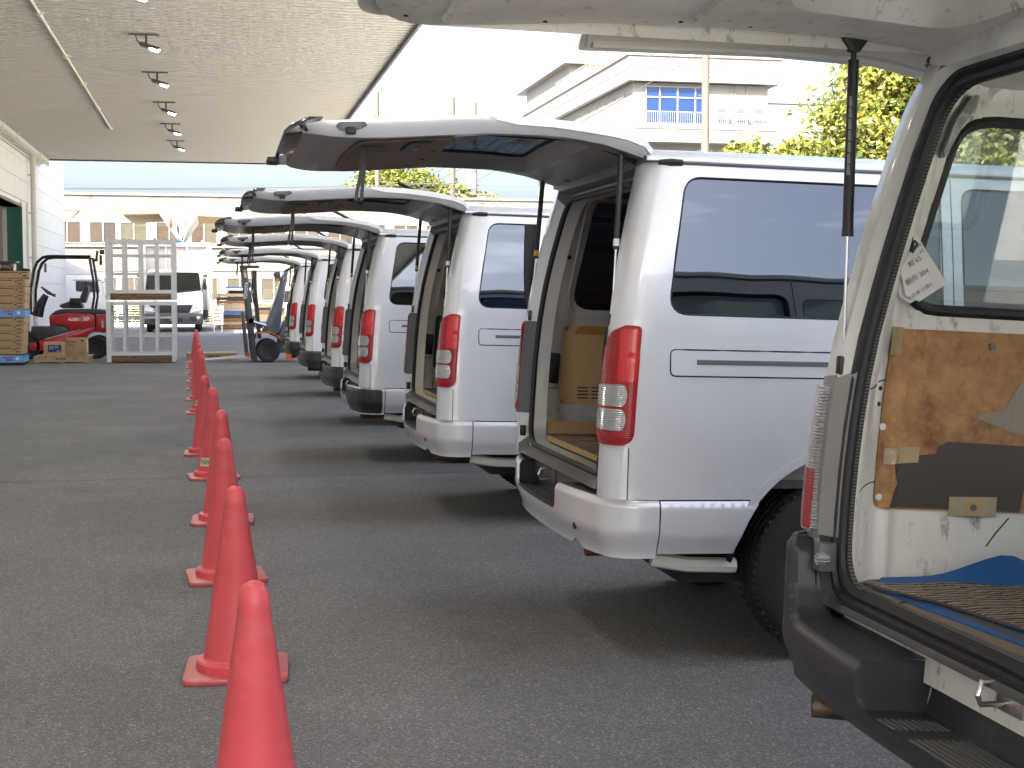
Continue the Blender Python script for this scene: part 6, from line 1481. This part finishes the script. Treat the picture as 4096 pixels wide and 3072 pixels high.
    o_out = fillet([(-0.985, -0.735), (0.31, -0.738), (0.31, 0.738), (-0.985, 0.735)], [0.10, 0.04, 0.04, 0.10])
    sc_ = [(x if x > -0.9 else x + 0.012, y * 0.958) for x, y in o_out]
    B().sheet(o_out, [hout], 0.07, lambda x, y, off: (x, y, Zo(x, y))).o('outer_skin', paint, t, smooth=50)
    ib = B().sheet(sc_, [hin], 0.06, lambda x, y, off: (x, y, Zi(x, y)))
    c0_, c1_ = resample(clean(o_out), 10), resample(clean(sc_), 10)
    ed = B()
    if len(c0_) == len(c1_):
        nsub = 3
        prev = [(x, y, Zo(x, y)) for x, y in c0_]
        cA, cB = resample(c0_, 0.08), None
        # dense edge so the flange follows the curve
        def dens(l):
            out = []
            for a_, b_ in zip(l, l[1:] + l[:1]):
                m_ = 16 if math.hypot(a_[0] - b_[0], a_[1] - b_[1]) > 0.5 else 1
                out += [(a_[0] + (b_[0] - a_[0]) * i / m_, a_[1] + (b_[1] - a_[1]) * i / m_) for i in range(m_)]
            return out
        dA, dB = dens(c0_), dens(c1_)
        la = [(x, y, Zo(x, y)) for x, y in dA]; lb_ = [(x, y, Zi(x, y)) for x, y in dB]
        lm = [(a_[0] * 0.65 + b_[0] * 0.35, a_[1] * 0.97 + b_[1] * 0.03, a_[2] * 0.5 + b_[2] * 0.5) for a_, b_ in zip(la, lb_)]
        ed.strip(la, lm).strip(lm, lb_)
    ed.o('side_flange', paint, t, smooth=50)
    a_, b_ = resample(clean(hin), 10), resample(clean(hout), 10); ib.strip([(x, y, Zi(x, y)) for x, y in a_], [(x, y, Zo(x, y) - 0.004) for x, y in b_])
    ib.o('inner_panel', opt.get('gate_inner', 'gate_shaded'), t, smooth=50)
    B().sheet(fillet([(-0.36, -0.72), (-0.28, -0.745), (0.318, -0.748), (0.318, 0.748), (-0.28, 0.745), (-0.36, 0.72)], [0.03, 0.02, 0.04, 0.04, 0.02, 0.03]), [fillet([(-0.33, -0.6), (0.12, -0.58), (0.12, 0.58), (-0.33, 0.6)], 0.08)], 0.07, lambda x, y, off: (x, y, Zo(x, y) + 0.001 + (0.005 + off) * smooth01((x + 0.36) / 0.16)), -0.030).o('upper_skin', paint, t, smooth=50)
    gw = B().sheet(hout, [], 0.1, lambda x, y, off: (x, y, Zo(x, y) - 0.001)).o('gate_window', glass, t)
    B().tube([(x, y, Zo(x, y) - 0.006) for x, y in resample(clean(hout), 0.06)], 0.008, 6, closed=True).o('window_rubber', 'rubber', gw)
    dl = B()
    for k in range(9): xx = -0.34 + k * 0.047; dl.tube([(xx, -0.5, Zo(xx, 0.5) - 0.004), (xx, 0, Zo(xx, 0) - 0.004), (xx, 0.5, Zo(xx, 0.5) - 0.004)], 0.0012, 4)
    dl.o('defroster_lines', 'gap', gw)
    tb_ = B().sheet(fillet([(-0.765, -0.615), (-0.415, -0.63), (-0.385, 0.0), (-0.40, 0.62), (-0.755, 0.63), (-0.785, 0.0)], [0.05, 0.03, 0.2, 0.03, 0.05, 0.3]), [], 0.07, lambda x, y, off: (x, y, Zi(x, y) - 0.002 - off), 0.005).o('trim_board', 'board_d', t, smooth=60)
    for x, y in ((-0.44, -0.5), (-0.425, -0.15), (-0.42, 0.2), (-0.44, 0.52), (-0.74, -0.45), (-0.75, -0.15), (-0.755, 0.15), (-0.74, 0.5), (-0.6, 0.6), (-0.5, -0.6)):
        B().lathe([(0.009, 0), (0.008, -0.005), (0, -0.005)], 8, (x, y, Zi(x, y) - 0.007), 'Z').o('clip', 'black', tb_)
    hd = B().sheet(fillet([(-0.565, -0.53), (-0.485, -0.53), (-0.485, -0.18), (-0.565, -0.18)], 0.035), [], 0.03, lambda x, y, off: (x, y, Zi(x, y) - 0.008 - off), 0.010).o('inner_handle', 'black', tb_)
    B().box((-0.525, -0.36, Zi(-0.525, -0.36) - 0.020), (0.025, 0.10, 0.008)).o('handle_lever', 'greypl', hd, bevel=0.003)
    # pull strap hanging from the trim
    if opt.get('strap', True):
        sx, sy = -0.735, -0.34; z_ = Zi(sx, sy)
        stp = B().box((sx + 0.05, sy, z_ - 0.012), (0.11, 0.025, 0.012))
        L_ = opt.get('strap_len', 0.20)
        for k, (dx0, dx1) in enumerate(((0.0, -0.010), (0.008, 0.014))):
            pts_ = [(sx + dx0 + (dx1 - dx0) * (i / 6) ** 2 + 0.006 * math.sin(i * 0.8), sy + 0.004 * k, z_ - 0.012 - L_ * i / 6) for i in range(7)]
            for p, q in zip(pts_, pts_[1:]): stp.bar(p, q, 0.004, 0.014)
        stp.tube([(sx - 0.010, sy, z_ - 0.010 - L_), (sx + 0.002, sy, z_ - 0.024 - L_), (sx + 0.014, sy + 0.004, z_ - 0.010 - L_)], 0.006, 6)
        stp.o('pull_strap', 'black', t)
    # number plate garnish and handle on the lower end (now the tip)
    gz = cor(-0.97)
    gn = B().ext([(-0.90, 2.052 + gz), (-0.96, 2.052 + gz), (-1.015, 2.025 + gz), (-1.045, 1.995 + gz), (-1.035, 1.978 + gz), (-0.955, 1.992 + gz)], 'Y', -0.60, 0.60)
    gn.o('plate_garnish', 'gloss_black', t, bevel=0.010)
    for sd in (-1, 1): B().ext([(-0.90, 2.045 + gz), (-0.955, 2.043 + gz), (-0.992, 2.02 + gz), (-0.965, 1.985 + gz)], 'Y', *sorted((sd * 0.605, sd * 0.70))).o('end_moulding', 'gloss_black', t, bevel=0.010)
    B().box((-1.045, 0.30, 1.972 + cor(-1)), (0.05, 0.14, 0.025)).o('gate_handle', 'black', t, bevel=0.006)
    for sd in (-1, 1):
        z_ = (lerp_table(zo, -0.81) * 0.5 + lerp_table(zi, -0.81) * 0.5) + cor(-0.81); y_ = sd * 0.728
        lt = B().ext(fillet([(-0.868, z_ + 0.004), (-0.852, z_ + 0.020), (-0.76, z_ + 0.026), (-0.748, z_ + 0.010), (-0.80, z_ - 0.012), (-0.85, z_ - 0.010)], 0.012), 'Y', *sorted((y_, y_ + sd * 0.008))).o('side_stopper', 'greypl', t, bevel=0.003)
        B().box((-0.81, y_ + sd * 0.010, z_ - 0.010), (0.036, 0.026, 0.026)).o('rubber_stop', 'rubber', lt, bevel=0.005)
        for x in (-0.852, -0.763): B().lathe([(0.008, 0), (0.007, sd * 0.006), (0, sd * 0.006)], 10, (x, y_ + sd * 0.008, z_ + (0.008 if x < -0.8 else 0.014)), 'Y').o('bolt', 'darkgrey', lt)
    B().box((0.20, 0, 1.975 + cor(0.2)), (0.14, 1.05, 0.03)).o('upper_garnish', 'greypl', t, bevel=0.012)
    for y in (-0.42, 0.42): B().tube([(0.24, y, 1.965), (0.30, y, 1.935), (0.36, y, 1.925)], 0.022, 8).box((0.31, y, 1.93), (0.10, 0.05, 0.03)).o('hinge', 'darkgrey', t, bevel=0.004)
    B().tube([(0.16, -0.58, 1.965), (0.25, -0.60, 1.93), (0.31, -0.61, 1.90), (0.33, -0.62, 1.84)], 0.013, 8).o('wiring_tube', 'rubber', t)
    wp_ = B().tube([(0.11, 0.0, Zo(0.11, 0) + 0.02), (-0.03, 0.02, Zo(-0.03, 0) + 0.075)], 0.012, 8).box((0.12, 0, Zo(0.12, 0) + 0.012), (0.06, 0.06, 0.03)).o('rear_wiper', 'black', t)
    return t

# the near white van and the six behind it
MB_ = 0.8475
van_f = make_van('silver van second from the camera, with a fibreboard panel and striped board inside', 1.275, 5.0 + MB_, 0.027, 'silver', 'inner', 'glass_dark', 'silver')
van_e = make_van('silver van with its sliding door slid back and a green board inside', 1.19, 8.44 + MB_, 0.026, 'silver', 'inner_w', 'glass_dark', 'silver', trim='green_board', open_door=True, strap_len=0.24)
van_d = make_van('silver van with a black guard on its rear bumper corner', 1.03, 11.63 + MB_, 0.025, 'silver2', 'inner', 'glass_dark', 'silver2', corner_guard=True, strap_len=0.26)
van_c = make_van('white van with a black bumper, nearest of the three white ones behind the silver vans', 1.085, 15.16 + MB_, 0.025, 'white', 'inner_w', 'glass_dark', 'bumper_g', strap_len=0.22)
van_b = dup(van_c, (1.05, 19.58 + MB_, 0.008), 'white van with a black bumper, middle of the three white ones behind the silver vans')
van_a = dup(van_c, (1.05, 23.9 + MB_, 0.008), 'farthest white van, next to the dark forklift')
van_n = make_van('old white van nearest the camera, with a worn black bumper and stained boards inside', 1.345, 3.42 - MB_, 0.045, 'oldwhite', 'scratched', 'glass_old', 'bumper_b', old=True)

# sliding door of the third van, standing proud of its side
S_ = Shell(VAN['XR'], VAN['W'], 0.085, 0.05, 0.026)
dw = fillet([(0.86, 1.345), (1.85, 1.34), (1.85, 1.85), (0.86, 1.85)], [0.03, 0.06, 0.06, 0.03])
sdo = B().sheet(S_.conv([(0.745, 0.47), (2.02, 0.47), (2.02, 1.885), (0.745, 1.885)]), [S_.conv(dw)], 0.09, lambda u, z, off: S_.p(u, z, -0.055 + off - 0.008 * smooth01((0.66 - z) / 0.03), -1), 0.030).o('sliding_door', 'silver', van_e, smooth=50)
B().sheet(S_.conv(dw), [], 0.15, lambda u, z, off: S_.p(u, z, -0.050 + off, -1), 0.004).o('door_window', 'glass_dark', sdo, smooth=60)
B().sheet(S_.conv([(0.66, 1.35), (0.742, 1.35), (0.742, 1.85), (0.66, 1.85)]), [], 0.06, lambda u, z, off: S_.p(u, z, -0.003 + off, -1), 0.002).o('door_gap_strip', 'gap', van_e, smooth=60)  # black strip at the gap beside the sliding door
B().tube([S_.p(S_.U(x, 0.655), 0.655, -0.060, -1) for x in (0.75, 1.3, 2.0)], 0.003, 5).o('door_crease', 'gap', sdo)

# ---- loose things lying in the vans
bd_ = empty('cargo_board', 'striped cloth covered plywood board on the floor of the second van', 'board', van_f.location)
bd_.rotation_euler = (0, 0.027, 0)
B().bx(0.25, 2.2, -0.62, 0.655, 0.728, 0.752).o('plywood', 'ply_edge', bd_, smooth=0)
B().bx(0.252, 2.2, -0.618, 0.653, 0.7525, 0.755).o('striped_cover', 'stripeboard', bd_, smooth=0)
cb_ = empty('cardboard_sheet', 'folded brown cardboard along the wall of the second van', 'cardboard', van_f.location)
cb_.rotation_euler = (0, 0.027, 0)
B().add([(0.26, 0.60, 0.757), (0.26, 0.64, 0.815), (0.27, 0.675, 0.765), (1.9, 0.60, 0.757), (1.9, 0.64, 0.815), (1.9, 0.675, 0.765)], [(0, 1, 4, 3), (1, 2, 5, 4)]).o('folded_sheet', 'card', cb_, smooth=0)
b2_ = empty('cargo_board', 'dark carpeted board with a pale plywood edge on the floor of the third van', 'board', van_e.location)
b2_.rotation_euler = (0, 0.026, 0)
B().bx(0.25, 2.2, -0.62, 0.66, 0.726, 0.745).o('plywood', 'ply_edge', b2_, smooth=0)
B().bx(0.252, 2.2, -0.618, 0.658, 0.7455, 0.750).o('carpet_cover', 'rubber2', b2_, smooth=0)
b3_ = dup(b2_, van_d.location, 'carpeted plywood board on the floor of the van with the corner guard')
# mats in the near van
OV = van_n.location
mt = empty('blue_mat', 'blue rubber mat curling up against the wall of the nearest van', 'mat', OV); mt.rotation_euler = (0, 0.045, 0)
def mat_z(x, y):
    k = smooth01((y - 0.60) / 0.10)
    return 0.683 + k * (0.022 + 0.05 * smooth01((x - 0.42) / 0.25) * (1 - 0.6 * smooth01((x - 0.66) / 0.1)))
B().sheet([(0.255, 0.62), (0.262, 0.40), (0.29, 0.1), (0.33, -0.3), (0.36, -0.6), (1.6, -0.6), (1.6, 0.60), (0.9, 0.66), (0.75, 0.6820), (0.64, 0.6900), (0.55, 0.6820), (0.40, 0.668), (0.30, 0.662)], [], 0.05, lambda x, y, off: (x, y, mat_z(x, y) + off), 0.004).o('mat_sheet', 'bluemat', mt, smooth=60)
cp = empty('carpet_mat', 'striped grey and beige carpet on the blue mat in the nearest van', 'carpet', OV); cp.rotation_euler = (0, 0.045, 0)
B().sheet([(0.232, 0.615), (0.26, 0.53), (0.31, 0.42), (0.335, 0.30), (0.365, 0.12), (0.40, -0.2), (0.42, -0.55), (1.5, -0.55), (1.5, 0.50), (0.85, 0.585), (0.70, 0.60), (0.55, 0.612), (0.40, 0.622), (0.28, 0.625)], [], 0.045, lambda x, y, off: (x, y, mat_z(x, y) * 0.5 + 0.5 * 0.683 + 0.0055 + 0.003 * math.sin(x * 23) * math.sin(y * 17) + off), 0.007).o('pile', 'carpet', cp, smooth=60)
ed_ = B().tube([(0.232, 0.615, 0.6960), (0.26, 0.53, 0.6930), (0.31, 0.42, 0.6930), (0.335, 0.30, 0.6930), (0.365, 0.12, 0.6930), (0.40, -0.2, 0.6930)], 0.0045, 6); ed_.o('bound_edge', 'fabric', cp)
th = B().tube([(0.30, 0.44, 0.6950), (0.285, 0.45, 0.6900), (0.27, 0.44, 0.6860), (0.25, 0.45, 0.6850), (0.238, 0.44, 0.6840)], 0.0022, 5); th.o('loose_thread', 'fabric', cp)
ws = empty('floor_strip', 'worn brown plank strip along the load sill of the nearest van', 'strip', OV); ws.rotation_euler = (0, 0.045, 0)
B().add([(0.232, 0.60, 0.6825), (0.272, 0.585, 0.6825), (0.315, 0.0, 0.6825), (0.33, -0.55, 0.6825), (0.262, -0.55, 0.6825), (0.248, 0.0, 0.6825)], [(0, 1, 2, 5), (5, 2, 3, 4)]).o('plank', 'plank', ws, smooth=0)
# notes hanging from a clip on the rear pillar of the near van
pn = empty('clipped_notes', 'white paper notes with pencilled figures hanging from a dark clip', 'paper', OV); pn.rotation_euler = (0, 0.045, 0)
yp = 0.655
def sheet_paper(pts, y_, curl, nm, mt_='paper'):
    return B().sheet(pts, [], 0.025, lambda x, y, off: (x, y_ - curl * smooth01((0.335 - x) / 0.05) + 0.004 * math.sin(y * 30), y)).o(nm, mt_, pn, smooth=60)
sheet_paper([(0.338, 1.556), (0.425, 1.438), (0.353, 1.390), (0.315, 1.402), (0.300, 1.46), (0.315, 1.525)], yp, 0.0, 'front_sheet')
sheet_paper([(0.334, 1.566), (0.35, 1.556), (0.36, 1.40), (0.335, 1.384), (0.308, 1.40), (0.296, 1.455), (0.310, 1.528)], yp + 0.012, -0.012, 'rear_sheet')
B().box((0.318, yp + 0.005, 1.532), (0.020, 0.024, 0.042), M4=Matrix.Rotation(R(-12), 3, 'Y')).tube([(0.325, yp - 0.012, 1.538), (0.333, yp - 0.016, 1.530), (0.320, yp - 0.014, 1.508)], 0.004, 6).o('clip', 'black', pn, bevel=0.003)
for s_, x, z, sz in (('64', 0.342, 1.527, 0.013), ('65', 0.350, 1.514, 0.013), ('\u9b91 65', 0.333, 1.487, 0.017), ('\u9b91\u5f01 304', 0.342, 1.450, 0.018), ('\u2299 22 \u96d1 12 \u56de 5', 0.352, 1.415, 0.011)):
    text(s_, sz, 'pencil', pn, (x, yp - 0.0065, z), (R(90), R(-32), 0), ext=0.0002)
